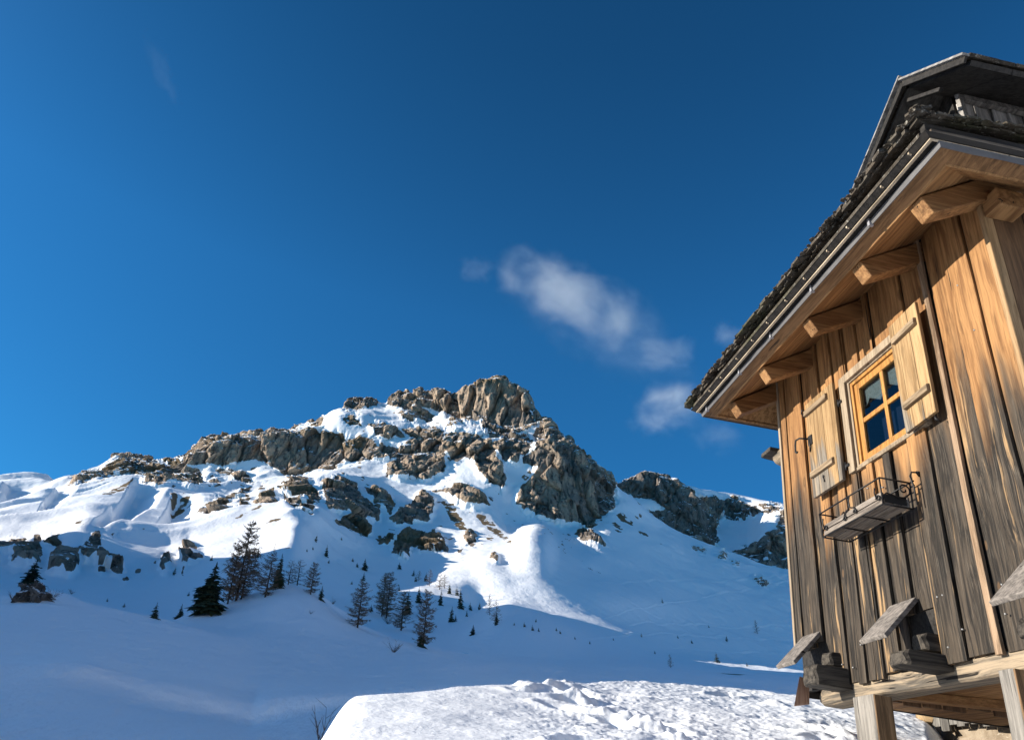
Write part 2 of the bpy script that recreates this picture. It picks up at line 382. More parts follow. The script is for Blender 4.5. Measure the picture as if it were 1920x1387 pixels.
def o1(s): return [(x / 3, 680 + y / 3) for x, y in s]
def o2(s): return [(560 + x / 3, 680 + y / 3) for x, y in s]
def o3(s): return [(1000 + x / 3.083, 850 + y / 3.083) for x, y in s]
ROCK = [
    # left ridge crest
    o1([(370, 690), (450, 625), (580, 595), (690, 505), (760, 525), (860, 545), (900, 570), (870, 620), (830, 650), (720, 610), (610, 630), (480, 672)]),
    o1([(810, 670), (870, 600), (920, 555), (1010, 550), (1060, 590), (1120, 610), (1160, 690), (1050, 700), (990, 680), (900, 685)]),
    o1([(1020, 550), (1130, 470), (1210, 400), (1300, 415), (1310, 470), (1335, 560), (1290, 582), (1230, 577), (1040, 582)]),
    o1([(1310, 425), (1420, 385), (1560, 385), (1720, 370), (1800, 390), (1930, 410), (1930, 590), (1840, 612), (1700, 632), (1590, 637), (1500, 592), (1450, 552), (1380, 552), (1320, 542)]),
    o2([(-20, 380), (90, 392), (180, 420), (260, 440), (340, 420), (430, 440), (450, 500), (480, 540), (360, 562), (250, 577), (120, 617), (-20, 622)]),
    o1([(1190, 600), (1250, 595), (1400, 640), (1430, 680), (1380, 680), (1280, 640)]), o1([(1180, 650), (1230, 660), (1260, 690), (1190, 690)]),
    o1([(1730, 345), (1790, 290), (1820, 310), (1815, 345), (1740, 360)]),
    o2([(230, 330), (290, 300), (340, 330), (350, 360), (250, 340)]), o2([(250, 270), (300, 205), (370, 185), (460, 210), (440, 240), (340, 262), (270, 282)]),
    o2([(500, 240), (510, 195), (550, 170), (620, 160), (740, 155), (850, 160), (895, 215), (880, 285), (780, 260), (700, 250), (560, 255)]),
    o2([(550, 290), (680, 255), (770, 290), (720, 325), (600, 320)]),
    o2([(815, 365), (870, 290), (885, 240), (910, 180), (960, 140), (1050, 120), (1130, 85), (1210, 115), (1275, 150), (1290, 230), (1285, 300), (1300, 250), (1335, 290), (1340, 350), (1270, 392), (1220, 422), (1120, 427), (1060, 382), (1020, 342), (930, 332), (860, 362)]),
    o2([(385, 350), (420, 335), (520, 350), (580, 390), (600, 430), (540, 410), (480, 430), (430, 400)]),
    o2([(570, 360), (640, 360), (760, 365), (820, 390), (815, 460), (830, 520), (830, 600), (750, 660), (690, 665), (640, 640), (560, 650), (490, 640), (500, 590), (560, 550), (470, 540), (430, 500), (470, 470), (560, 480), (640, 440), (620, 400)]),
    o2([(830, 400), (900, 390), (1030, 395), (1080, 430), (1100, 470), (1100, 520), (1130, 570), (1170, 660), (1140, 700), (1060, 660), (1000, 610), (985, 560), (930, 520), (900, 560), (860, 540), (820, 480)]),
    o2([(1100, 450), (1180, 430), (1280, 410), (1320, 430), (1310, 480), (1260, 520), (1230, 565), (1160, 550), (1110, 500)]),
    o2([(1260, 560), (1270, 520), (1330, 490), (1330, 400), (1370, 330), (1400, 310), (1440, 350), (1490, 420), (1580, 450), (1620, 490), (1655, 565), (1680, 570), (1740, 630), (1775, 690), (1782, 820), (1720, 852), (1670, 882), (1680, 922), (1640, 942), (1560, 902), (1420, 892), (1330, 852), (1220, 772), (1230, 722), (1290, 652), (1350, 602), (1300, 572)]),
    o2([(1555, 970), (1600, 935), (1660, 970), (1740, 1040), (1680, 1020), (1590, 1000)]),
    o2([(505, 880), (580, 830), (700, 735), (760, 770), (755, 860), (720, 910), (640, 900), (550, 920)]),
    o2([(130, 690), (230, 655), (320, 700), (350, 770), (440, 810), (455, 890), (360, 880), (260, 840), (150, 830)]),
    o2([(370, 700), (480, 730), (540, 800), (510, 860), (440, 800), (380, 730)]),
    o2([(185, 920), (240, 870), (310, 845), (360, 880), (400, 940), (395, 990), (300, 960), (240, 940)]),
    o2([(-5, 640), (50, 670), (110, 770), (110, 800), (40, 770), (-5, 720)]),
    o1([(1410, 830), (1480, 780), (1560, 720), (1680, 640), (1760, 700), (1800, 790), (1740, 800), (1680, 760), (1560, 740), (1560, 820), (1480, 820)]),
    o1([(1600, 760), (1690, 790), (1740, 860), (1760, 900), (1690, 860), (1610, 820)]),
    o1([(1090, 850), (1200, 800), (1300, 760), (1430, 690), (1380, 740), (1280, 800), (1300, 850), (1180, 860)]),
    o1([(1340, 790), (1410, 780), (1400, 830), (1350, 835)]), o1([(1450, 700), (1485, 690), (1490, 725), (1460, 730)]),
    o1([(1810, 720), (1880, 670), (1925, 665), (1925, 835), (1830, 835)]),
    o2([(560, 980), (620, 935), (690, 970), (760, 950), (820, 1000), (850, 1070), (760, 1060), (700, 1070), (640, 1040), (610, 1090), (520, 1080), (540, 1020)]),
    o2([(440, 1020), (510, 960), (550, 970), (500, 1040)]),
    o2([(720, 740), (790, 710), (860, 700), (940, 690), (1020, 740), (1080, 800), (1020, 810), (930, 800), (880, 760), (800, 725)]),
    o2([(935, 960), (980, 945), (1010, 980), (970, 1040), (940, 1000)]), o2([(1080, 1090), (1110, 1075), (1130, 1120), (1100, 1132)]), o2([(893, 1060), (920, 1045), (922, 1085)]),
    o2([(1075, 745), (1105, 740), (1105, 765), (1080, 765)]),
    o1([(945, 765), (975, 748), (1000, 765), (980, 780)]),
    o3([(240, 460), (280, 440), (340, 460), (430, 545), (380, 530), (330, 515), (270, 500)]),
    o3([(1260, 715), (1310, 700), (1360, 755), (1330, 768)]), o3([(1050, 575), (1110, 570), (1120, 600), (1060, 605)]), o3([(900, 540), (1000, 550), (1010, 572), (940, 565)]), o3([(1130, 618), (1190, 620), (1195, 640), (1150, 640)]),
    o3([(150, 500), (165, 505), (175, 530), (160, 530)]),
]
STREAK = [   # thin bands of bare turf and scree showing through the snow
    o1([(520, 790), (600, 745), (690, 705), (750, 665), (715, 715), (690, 755), (600, 770)]), o1([(410, 772), (500, 730), (560, 700), (700, 645), (640, 690), (520, 738)]), o1([(460, 725), (540, 685), (620, 655), (560, 690)]),
    o1([(950, 815), (1010, 770), (1180, 730), (1100, 760), (1000, 805)]), o1([(1240, 935), (1340, 905), (1490, 835), (1440, 875), (1340, 920)]), o1([(1440, 960), (1520, 920), (1610, 900), (1540, 930)]),
    o1([(1500, 1080), (1580, 1040), (1680, 990), (1640, 1025), (1540, 1070)]), o1([(710, 995), (790, 985), (850, 978), (800, 995)]), o1([(370, 925), (440, 912), (490, 930), (440, 942)]), o1([(640, 800), (680, 780), (660, 805)]),
    o1([(940, 690), (1000, 700), (960, 712)]), o1([(1500, 740), (1600, 690), (1640, 650), (1580, 720)]),
    o2([(800, 780), (870, 775), (920, 860), (960, 950), (900, 930), (840, 860)]), o2([(990, 840), (1050, 840), (1130, 920), (1220, 1030), (1140, 990), (1050, 920)]), o2([(1040, 1020), (1080, 965), (1110, 1005), (1060, 1015)]),
    o2([(1230, 640), (1300, 590), (1330, 600), (1270, 660)]), o2([(120, 640), (260, 610), (380, 570), (330, 600), (200, 635)]), o2([(280, 960), (330, 970), (380, 1000), (330, 990)]),
    o3([(480, 340), (520, 350), (580, 400), (560, 420), (500, 390)]), o3([(440, 400), (480, 395), (520, 450), (480, 460)]), o3([(600, 260), (620, 270), (625, 310), (605, 300)]), o3([(560, 420), (640, 470), (700, 490), (640, 490)]),
    o3([(700, 510), (760, 530), (740, 540)]), o3([(580, 340), (640, 350), (610, 370)]),
    o2([(500, 760), (540, 780), (520, 830), (490, 800)]), o2([(430, 985), (470, 960), (450, 1040), (430, 1010)]),
]
TERRACE_CRAGS = [   # broken crags on the terrace below the left slopes
    o1([(-5, 1010), (60, 990), (140, 985), (150, 1040), (60, 1060), (-5, 1065)]), o1([(240, 990), (335, 975), (345, 1020), (250, 1022)]), o1([(610, 985), (640, 975), (630, 1000)]), o1([(655, 975), (690, 980), (675, 1000)]), o1([(835, 1140), (880, 1115), (890, 1125)]),
    o1([(65, 1115), (95, 1070), (130, 1045), (180, 1000), (212, 960), (232, 1000), (245, 1060), (240, 1135), (150, 1136)]),
    o1([(278, 1165), (310, 1110), (360, 1030), (385, 1065), (440, 1070), (442, 1155), (400, 1176), (330, 1178)]), o1([(436, 1064), (480, 1020), (530, 958), (560, 955), (562, 1000), (535, 1098), (495, 1122), (450, 1098)]),
    o1([(538, 1098), (570, 1055), (608, 1085), (606, 1124), (570, 1148), (545, 1138)]), o1([(610, 1110), (650, 1094), (675, 1130), (697, 1186), (660, 1194), (620, 1155)]),
    o1([(1008, 1094), (1040, 1040), (1065, 1020), (1108, 1055), (1092, 1092), (1040, 1098)]), o1([(1030, 1132), (1070, 1085), (1145, 1073), (1142, 1100), (1090, 1117), (1060, 1145)]), o1([(904, 1164), (925, 1100), (940, 1068), (960, 1090), (973, 1130), (954, 1160), (925, 1170)]),
    o1([(360, 1180), (420, 1172), (410, 1195), (370, 1198)]), o1([(555, 1150), (605, 1160), (590, 1175), (550, 1172)]), o1([(760, 1170), (795, 1165), (790, 1182), (765, 1182)]), o1([(685, 1230), (715, 1205), (735, 1225), (700, 1240)]), o1([(1030, 1160), (1045, 1150), (1040, 1180), (1030, 1178)]),
]
px, py = project(PM)
mr = np.maximum(raster(ROCK + TERRACE_CRAGS), 0)
ms = raster(STREAK)
nr0 = blur(mr, 1); nr_in = blur(mr, 6); nst = blur(ms, 1)
P0 = PM.copy(); flat = PM.reshape(-1, 3)
n0 = grid_normals(PM)
wx = (fbm(flat / 12, 4, 50) - .5) * 12; wy = (fbm(flat / 12, 4, 60) - .5) * 12
sx = px.ravel() + wx; sy = py.ravel() + wy
K_front = len(MR) - 3
# everything behind the skyline row is the far side: its own cliffs come from slope only
front = (np.arange(PM.shape[0])[:, None] / PM.shape[0] * 0 + 1) * np.ones(PM.shape[1])[None, :]
rr = np.hypot(PM[..., 0], PM[..., 1])
rk = sample(nr0, sx, sy); rin = sample(nr_in, sx, sy); st = sample(nst, px.ravel() + wx * 1.0, py.ravel() + wy * 1.0)
sc = (rr.ravel() / 1000)
idx = np.where(rin > .02)[0]
q = flat[idx]
# limestone: vertical flutes, blocky facets, ledges
warp = (fbm(q / 30, 3, 70)[:, None] - .5) * 9
qa = q + warp * np.array([1, 1, .6])
o1_, k1, cid = facets(qa / np.array([21, 21, 85]), 90, 1.3)
o2_, k2, cid2 = facets(qa / np.array([8.5, 8.5, 30]), 95, 1.5)
o3_, k3, cid3 = facets(q / np.array([3.6, 3.6, 6.5]), 97, 1.4)
big = fbm(np.stack([q[:, 0] / 70, q[:, 1] / 70, q[:, 2] / 120], 1), 2, 101)
led = fbm(np.stack([q[:, 0] / 55, q[:, 1] / 55, q[:, 2] / 11], 1), 2, 99)
dis = sstep(.02, .75, rin[idx]) * (1.0 + 9 * (1 - sstep(820, 930, rr.ravel()[idx])) + 13 * o1_ + 4.2 * o2_ + 1.3 * o3_ + 20 * (big - .5) + 5 * (led - .5) * (rr.ravel()[idx] > 880) - 22 * np.clip(.16 - k1, 0, 1) - 6 * np.clip(.14 - k2, 0, 1)) * np.where(sc[idx] < .7, .72, np.clip(sc[idx], .30, 1.2))
hx = np.stack([-flat[idx, 0], -flat[idx, 1], np.zeros(len(idx))], 1); hx /= np.linalg.norm(hx, axis=1, keepdims=True)
dirv = n0.reshape(-1, 3)[idx] * np.array([1, 1, .25]) + hx * .5; dirv /= np.linalg.norm(dirv, axis=1, keepdims=True)
flat2 = flat.copy(); flat2[idx] += dirv * dis[:, None]
# snow surface: gullies, drifts and wind ridges
sn = 1 - np.clip(rin * 1.6, 0, 1)
far = sstep(180, 330, rr.ravel())
dn = (fbm(flat / np.array([55, 55, 60]), 4, 120) - .5) * 9 * sc + (fbm(flat / np.array([16, 16, 22]), 4, 130) - .5) * 3.0 * sc
uu = flat[:, 0] * .80 - flat[:, 1] * .60; vv = flat[:, 0] * .60 + flat[:, 1] * .80
spur = ridged(np.stack([uu / 82, vv / 360, flat[:, 2] / 200], 1), 2, 140)
left = sstep(-2, -9, np.degrees(np.arctan2(flat[:, 0], flat[:, 1]))) * sstep(430, 560, rr.ravel())
dn += (spur - .6) * 27 * left
flat2[:, 2] += dn * sn * far
fr = (rr.ravel() > 300) & (rr.ravel() < 1130)
for pl, dp in (([(250, 900), (320, 912), (282, 965), (200, 1000), (160, 996), (228, 944)], 17), ([(322, 930), (378, 936), (376, 978), (350, 998), (285, 1002), (312, 962)], 13), ([(0, 908), (92, 914), (74, 938), (0, 952)], 10),
               ([(905, 920), (985, 895), (1025, 950), (1000, 1006), (960, 1005), (930, 975)], 7), ([(95, 925), (150, 912), (120, 950), (60, 975)], 9)):
    hollow(flat2[:, 2], px.ravel(), py.ravel(), pl, dp, fr)
TRK = [[(1130, 1157), (1250, 1132), (1400, 1102), (1510, 1088)], [(1120, 1092), (1300, 1088), (1490, 1080)], [(1155, 1050), (1230, 1110), (1310, 1172)], [(1180, 1172), (1330, 1168), (1510, 1178)], [(1090, 1196), (1290, 1190), (1500, 1200)], [(1060, 1060), (1180, 1130), (1240, 1160)], [(1250, 1215), (1420, 1222), (1520, 1232)]]
pxr, pyr = px.ravel(), py.ravel()
for tr in TRK:
    xs_ = [a for a, b in tr]; ys_ = [b for a, b in tr]
    k = np.where((pxr > xs_[0]) & (pxr < xs_[-1]) & (rr.ravel() > 240) & (rr.ravel() < 1200))[0]
    q_ = pyr[k] - np.interp(pxr[k], xs_, ys_) - 2.0 * np.sin(pxr[k] / 41.0)
    flat2[k, 2] += (.42 * np.exp(-((q_ + 1.6) / 1.3) ** 2) - .4 * np.exp(-((q_ - 1.2) / 1.3) ** 2)) * (.35 + .65 * vnoise(flat[k] / 30, 707)) * rr.ravel()[k] / 800
PM2 = flat2.reshape(PM.shape)
n2 = grid_normals(PM2); nz = n2[..., 2].ravel()
ledge = sstep(.70, .84, nz - .22 * (rr.ravel() < 930) + (fbm(flat / 14, 3, 150) - .5) * .55)
rock = np.clip(rk * 1.15, 0, 1) * (1 - .95 * ledge * sstep(0, .5, rk))
strk = st * np.clip(.55 + 1.6 * (fbm(flat / 7, 4, 160) - .42), 0, 1)
rock = np.maximum(rock, strk * .95)
# scattered stones on the upper slopes
spk = fbm(flat / np.array([9, 9, 9]), 3, 170) * .75 + .25 * fbm(flat / 60, 2, 171)
rock = np.maximum(rock, sstep(.685, .735, spk) * .8 * sstep(450, 700, rr.ravel()) * (px.ravel() < 1130) * (px.ravel() > 330))
earth = np.clip(np.maximum(st * 1.0, .75 * sstep(.58, .72, fbm(flat / 70, 3, 180))), 0, 1)
tone = fbm(flat / np.array([60, 60, 45]), 3, 190) + np.where(rin > .02, 0, 0)
tn = np.zeros(len(flat)); tn[idx] = (cid - .5) * .5 + .06
tone = np.clip(tone + tn, 0, 1)
MOUNT = grid_mesh('mountain', PM2, M_TERR, dict(rock=rock, earth=earth, tone=tone)); tag(MOUNT, kind='structure')

# ---- the farther ridge on the right
DR = [
    row(1350, [(900, 1100), (1100, 1060), (1250, 1080), (1400, 1110), (1550, 1140), (2000, 1260)]),
    row(1600, [(900, 1010), (1100, 985), (1250, 1035), (1330, 1045), (1400, 1050), (1450, 1085), (1550, 1120), (2000, 1230)]),
    row([(1100, 1640), (1300, 1690), (1380, 1780), (1440, 1690), (1500, 1760), (2000, 2000)], [(900, 980), (1100, 950), (1160, 935), (1200, 945), (1240, 985), (1300, 1010), (1350, 1020), (1400, 1022), (1440, 1000), (1480, 985), (1550, 1010), (2000, 1150)]),
    row([(1100, 1690), (1300, 1750), (1380, 2000), (1440, 1800), (1500, 1850), (2000, 2100)], [(900, 965), (1100, 940), (1160, 918), (1200, 922), (1240, 935), (1300, 960), (1350, 972), (1400, 975), (1440, 965), (1480, 958), (1550, 975), (2000, 1100)]),
    row([(1100, 1720), (1240, 1785), (1300, 1850), (1380, 2150), (1480, 2040), (2000, 2200)], [(900, 955), (1100, 930), (1140, 914), (1158, 906), (1175, 903), (1190, 896), (1205, 887), (1222, 886), (1240, 891), (1255, 896), (1265, 897), (1280, 907), (1310, 915), (1350, 922), (1400, 931), (1470, 945), (1550, 962), (2000, 1060)]),
    row(2800, [(900, 1000), (1100, 980), (1250, 940), (1400, 980), (1550, 1010), (2000, 1100)]),
]
azD = np.concatenate([np.arange(0, 8, .5), np.arange(8, 36, .05), np.arange(36, 70, 1)])
PD = loft(DR, azD, .05, smooth=1)
DROCK = [
    o3([(470, 190), (560, 150), (650, 100), (730, 105), (830, 150), (880, 190), (960, 250), (1030, 250), (1100, 260), (1170, 260), (1240, 300), (1320, 330), (1230, 380), (1130, 370), (1080, 340), (1075, 420), (1040, 430), (1080, 490), (1050, 540), (960, 530), (870, 500), (780, 450), (700, 400), (640, 340), (770, 300), (700, 260), (600, 250), (520, 240)]),
    o3([(1120, 580), (1200, 550), (1330, 490), (1400, 440), (1420, 380), (1470, 300), (1530, 300), (1580, 660), (1380, 690), (1280, 650), (1200, 610)]),
    o3([(1320, 305), (1400, 290), (1450, 310), (1390, 345), (1320, 340)]),
]
px, py = project(PD); md = raster(DROCK); d0 = blur(md, 1); d1 = blur(md, 6)
flat = PD.reshape(-1, 3); n0 = grid_normals(PD).reshape(-1, 3)
wx = (fbm(flat / 22, 4, 250) - .5) * 16; wy = (fbm(flat / 22, 4, 260) - .5) * 16
rk = sample(d0, px.ravel() + wx, py.ravel() + wy); rin = sample(d1, px.ravel() + wx, py.ravel() + wy)
qd = flat + (fbm(flat / 50, 3, 270)[:, None] - .5) * 16
o1_, k1, cid = facets(qd / np.array([32, 32, 120]), 290, 1.5)
o2_, k2, cid2 = facets(qd / np.array([13, 13, 34]), 295, 1.5)
dis = sstep(.02, .75, rin) * (1 + 22 * o1_ + 8 * o2_ + 30 * (fbm(flat / np.array([110, 110, 200]), 2, 296) - .5) - 34 * np.clip(.16 - k1, 0, 1) - 10 * np.clip(.14 - k2, 0, 1))
hx = np.stack([-flat[:, 0], -flat[:, 1], 0 * flat[:, 0]], 1); hx /= np.linalg.norm(hx, axis=1, keepdims=True)
flat2 = flat + (n0 * np.array([1, 1, .25]) * .7 + hx * .5) * dis[:, None]
flat2[:, 2] += (fbm(flat / 80, 3, 300) - .5) * 12 * (1 - np.clip(rin * 1.5, 0, 1))
PD2 = flat2.reshape(PD.shape); nz = grid_normals(PD2)[..., 2].ravel()
ledge = sstep(.68, .88, nz + (fbm(flat / 16, 3, 310) - .5) * .5)
rock = np.clip(rk * 1.15, 0, 1) * (1 - .9 * ledge)
tone = np.clip(fbm(flat / 90, 3, 320) + (cid - .5) * .5 - .08, 0, 1)
o = grid_mesh('mountain', PD2, M_TERR, dict(rock=rock, earth=rock * 0, tone=tone)); tag(o, kind='structure')

# ---- hit test: sight line -> ground
def ground_hit(gx, gy, grids, rmin=20):
    A, te = azt(gx, gy); best = None
    for az, P in grids:
        k = int(np.clip(np.searchsorted(az, A), 1, len(az) - 1)); f = (A - az[k - 1]) / (az[k] - az[k - 1])
        col = P[:, k - 1] * (1 - f) + P[:, k] * f
        r = np.hypot(col[:, 0], col[:, 1]); t = col[:, 2] / r
        ok = np.where((t >= te) & (r > rmin))[0]
        if len(ok):
            i = ok[0]
            if best is None or r[i] < best[0]: best = (r[i], col[i])
    return best[1] if best is not None else None
GRIDS = [(azF, PF), (azM, PM2)]

# ---- trodden snow bank under the hut
EC = [(560, 1470), (590, 1400), (602, 1387), (620, 1358), (634, 1336), (645, 1322), (655, 1312), (668, 1305), (690, 1302), (740, 1299), (800, 1293), (870, 1289), (940, 1285), (1000, 1282), (1100, 1279), (1200, 1277), (1290, 1281), (1380, 1289), (1500, 1300), (1600, 1320), (1700, 1336), (1735, 1345), (1755, 1365), (1790, 1410), (2000, 1450)]
ea = []; et = []
for x, y in EC:
    a_, t_ = azt(x, y); ea.append(a_); et.append(t_)
ea = np.array(ea); et = np.array(et)
azB = np.concatenate([np.arange(-14, -6, .4), np.arange(-6, 42, .09), np.arange(42, 150, 1.0)])
ec = np.interp(azB, ea, et, left=None); ec = np.where(azB < ea[0], et[0] + (azB - ea[0]) * .05, ec); ec = np.where(azB > ea[-1], et[-1], ec)
ec = smooth1(ec, 3)
rc = 5.6 + 3.6 * sstep(-3.5, 26, azB)
rb = np.concatenate([np.linspace(.9, 3, 30), np.linspace(3.02, 11, 420), np.linspace(11.1, 20, 40)])
Rg, Eg = np.meshgrid(rb, ec, indexing='ij'); RC = np.broadcast_to(rc, Rg.shape)
tu = Rg / RC
te = np.where(tu <= 1, Eg - .125 * (1 - tu) * (1 + .35 * (1 - tu)) , Eg)
zg = Rg * te
zg = np.where(tu <= 1, zg, RC * Eg - (Rg - RC) * .16 - (Rg - RC) ** 2 * .012)
zg = np.where(Rg < 3, np.minimum(zg, zg), zg)
ag = np.radians(azB)[None, :]
PB = np.stack([Rg * np.sin(ag), Rg * np.cos(ag), zg], -1)
fb = PB.reshape(-1, 3)
lump = fbm(fb * np.array([5, 5, 2]), 4, 401); big = fbm(fb * np.array([1.5, 1.5, 1]), 3, 410)
right = sstep(5, 15, np.degrees(np.arctan2(fb[:, 0], fb[:, 1])))
hz = (big - .5) * (.045 + .012 * right) + (lump - .5) * (.010 + .014 * right)
hz += (fbm(fb * np.array([34, 34, 12]), 3, 425) - .5) * (.004 + .010 * right)
crn = fbm(fb * np.array([17, 17, 8]), 3, 420)
hz += np.clip(crn - .55, 0, 1) * .030 * (.3 + right)
# ridges pushed up by boots and skis
hz += .06 * (ridged(np.stack([fb[:, 0] * .9 + fb[:, 1] * .4, fb[:, 1] * 2.6 - fb[:, 0] * .6, fb[:, 2] * 0], 1), 3, 430) - .6) * .022 * (.25 + right)
for _ in range(26):     # boot prints
    a_ = math.radians(rng.uniform(8, 44)); r_ = rng.uniform(3.2, 9.6); cx, cy = r_ * math.sin(a_), r_ * math.cos(a_)
    th = rng.uniform(0, math.pi); dx = fb[:, 0] - cx; dy = fb[:, 1] - cy
    nearb = np.where(dx * dx + dy * dy < .2)[0]
    uu = dx[nearb] * math.cos(th) + dy[nearb] * math.sin(th); vv = -dx[nearb] * math.sin(th) + dy[nearb] * math.cos(th)
    qq = (uu / .20) ** 2 + (vv / .11) ** 2
    hz[nearb] += -.034 * np.exp(-qq ** 2) + .020 * np.exp(-(np.sqrt(qq) - 1.35) ** 2 * 6)
for _ in range(90):
    t_ = rng.random(); a_ = math.radians(9 + 13 * t_ + rng.gauss(0, 1.6)) if _ % 3 else math.radians(28 + 9 * t_ + rng.gauss(0, 2)); r_ = (7.6 - 3.6 * t_ + rng.gauss(0, .25)) if _ % 3 else (8.6 - 4 * t_ + rng.gauss(0, .4))
    cx, cy = r_ * math.sin(a_), r_ * math.cos(a_); dx = fb[:, 0] - cx; dy = fb[:, 1] - cy; nb = np.where(dx * dx + dy * dy < .12)[0]; rd = rng.uniform(.05, .13)
    q_ = np.sqrt(dx[nb] ** 2 + dy[nb] ** 2) / rd; hz[nb] += rng.choice((-.045, -.03, .03, .045)) * np.exp(-q_ ** 3) * (.6 + .8 * fbm(fb[nb] * 24, 2, 431))
PB[..., 2] += hz.reshape(PB.shape[:2])
BANK = grid_mesh('snow_bank', PB, M_BANK); tag(BANK, kind='structure')

# ---- hill left of the view, unseen, its ridge shaped to keep the hollow shaded
TU = [(-260, -60), (-60, -30), (7.5, -7), (8.6, -6.5), (9.6, 12), (14, 16), (60, 30), (100, 36), (150, 47), (200, 60), (260, 88), (300, 116), (350, 132), (378, 140), (392, 70), (410, 56), (430, 36), (450, 0), (520, -90)]
tus = np.array([a for a, b in TU], float); tts = np.array([b for a, b in TU], float)
uu = np.unique(np.concatenate([np.linspace(-260, 520, 260), np.linspace(5, 16, 45)]))
tgt = np.interp(uu, tus, tts)
Aa = np.interp(uu, [-260, 0, 60, 430, 520], [150, 120, 130, 440, 520])
zr = tgt + Aa * math.tan(math.radians(SUN_EL))
cs = np.concatenate([np.linspace(-1, -.1, 22), np.linspace(-.08, .08, 9), np.linspace(.1, 1, 14)])
h2 = np.array([math.sin(math.radians(SUN_AZ)), math.cos(math.radians(SUN_AZ))]); p2 = np.array([h2[1], -h2[0]])
av = Aa[None, :] + cs[:, None] * np.where(cs[:, None] < 0, .42, .8) * Aa[None, :]
fall = np.clip(1 - np.abs(cs[:, None]) ** 1.25, 0, 1)
PH_ = np.stack([av * h2[0] + uu[None, :] * p2[0], av * h2[1] + uu[None, :] * p2[1], -12 + (zr[None, :] + 12) * fall], -1)
q = PH_.reshape(-1, 3)
PH_[..., 2] += ((fbm(q / 18, 4, 500) - .5) * 5 * (np.abs(cs[:, None]) > .1).repeat(len(uu), 1).ravel()).reshape(PH_.shape[:2])
z0 = np.zeros(PH_.shape[:2])
o = grid_mesh('unseen_hill', PH_, M_TERR, dict(rock=z0, earth=z0, tone=z0)); tag(o, kind='structure')

# unseen snow slopes added as bounce light, behind the photographer and beyond the hut
aS = np.arange(78, 236, 1.0); rS = np.array([34, 44, 60, 85, 115, 150, 190, 230, 270.])
hS = np.array([-4, -2, 4, 16, 34, 56, 78, 92, 80.])
Ag, Rg2 = np.meshgrid(np.radians(aS), rS); ends = np.clip(np.minimum((aS - 78) / 14, (236 - aS) / 40), 0, 1)
PS = np.stack([Rg2 * np.sin(Ag), Rg2 * np.cos(Ag), hS[:, None] * ends[None, :] - 3 + (fbm(np.stack([Ag.ravel() * 5, Rg2.ravel() / 30, Ag.ravel() * 0], 1), 3, 900).reshape(Ag.shape) - .5) * 16], -1)
z0 = np.zeros(PS.shape[:2]); o = grid_mesh('unseen_hill', PS, M_TERR, dict(rock=z0, earth=z0, tone=z0)); tag(o, kind='structure')
# ================================================================== MESH BUILDER
class MB:
    """collects solids, then links them as ONE mesh object; each solid keeps its own random tone"""
    def __init__(s): s.v = []; s.f = []; s.r = []; s.sm = []
    def add(s, vs, fs, rnd=None, smooth=False):
        k = len(s.v); s.v += [tuple(p) for p in vs]; s.f += [tuple(i + k for i in f) for f in fs]
        s.r += [rng.random() if rnd is None else rnd] * len(vs); s.sm += [smooth] * len(fs); return s
    def hexa(s, p, rnd=None):
        """8 corners: bottom ring 0-3, top ring 4-7"""
        return s.add(p, [(0, 3, 2, 1), (4, 5, 6, 7), (0, 1, 5, 4), (1, 2, 6, 5), (2, 3, 7, 6), (3, 0, 4, 7)], rnd)
    def box(s, x0, x1, y0, y1, z0, z1, rnd=None, jit=0.0):
        j = lambda: rng.uniform(-jit, jit)
        return s.hexa([(x + j(), y + j(), z + j()) for z in (z0, z1) for x, y in ((x0, y0), (x1, y0), (x1, y1), (x0, y1))], rnd)
    def loft(s, rings, rnd=None, smooth=False, cap=True, closed=False):
        n = len(rings[0]); m = len(rings); vs = [p for r in rings for p in r]; fs = []
        for i in range(m if closed else m - 1):
            a, b = i * n, ((i + 1) % m) * n
            for j in range(n): fs.append((a + j, a + (j + 1) % n, b + (j + 1) % n, b + j))
        if cap and not closed: fs += [tuple(range(n - 1, -1, -1)), tuple(range((m - 1) * n, m * n))]
        return s.add(vs, fs, rnd, smooth)
    def tube(s, pts, rad, n=6, rnd=None, smooth=True):
        pts = [Vector(p) for p in pts]; rings = []
        rads = rad if isinstance(rad, (list, tuple)) else [rad] * len(pts)
        up = Vector((.31, .17, .93)).normalized()
        for i, p in enumerate(pts):
            t = (pts[min(i + 1, len(pts) - 1)] - pts[max(i - 1, 0)]).normalized()
            a = t.cross(up)
            if a.length < .1: a = t.cross(Vector((1, 0, 0)))
            a.normalize(); b = t.cross(a)
            rings.append([p + (a * math.cos(2 * math.pi * k / n) + b * math.sin(2 * math.pi * k / n)) * rads[i] for k in range(n)])
        return s.loft(rings, rnd, smooth)
    def build(s, name, mat, parent=None, root=None, bevel=0.0, loc=None):
        me = bpy.data.meshes.new(name); off = Vector(root) if root is not None else Vector((0, 0, 0))
        me.from_pydata([tuple(Vector(p) - off) for p in s.v], [], s.f)
        me.polygons.foreach_set('use_smooth', s.sm)
        a = me.attributes.new('rnd', 'FLOAT', 'POINT'); a.data.foreach_set('value', s.r)
        me.materials.append(mat); me.update()
        o = bpy.data.objects.new(name, me); C.objects.link(o)
        if parent is not None: o.parent = parent
        if bevel:
            b = o.modifiers.new('edge', 'BEVEL'); b.width = bevel; b.segments = 2; b.limit_method = 'ANGLE'; b.angle_limit = math.radians(40)
        return o

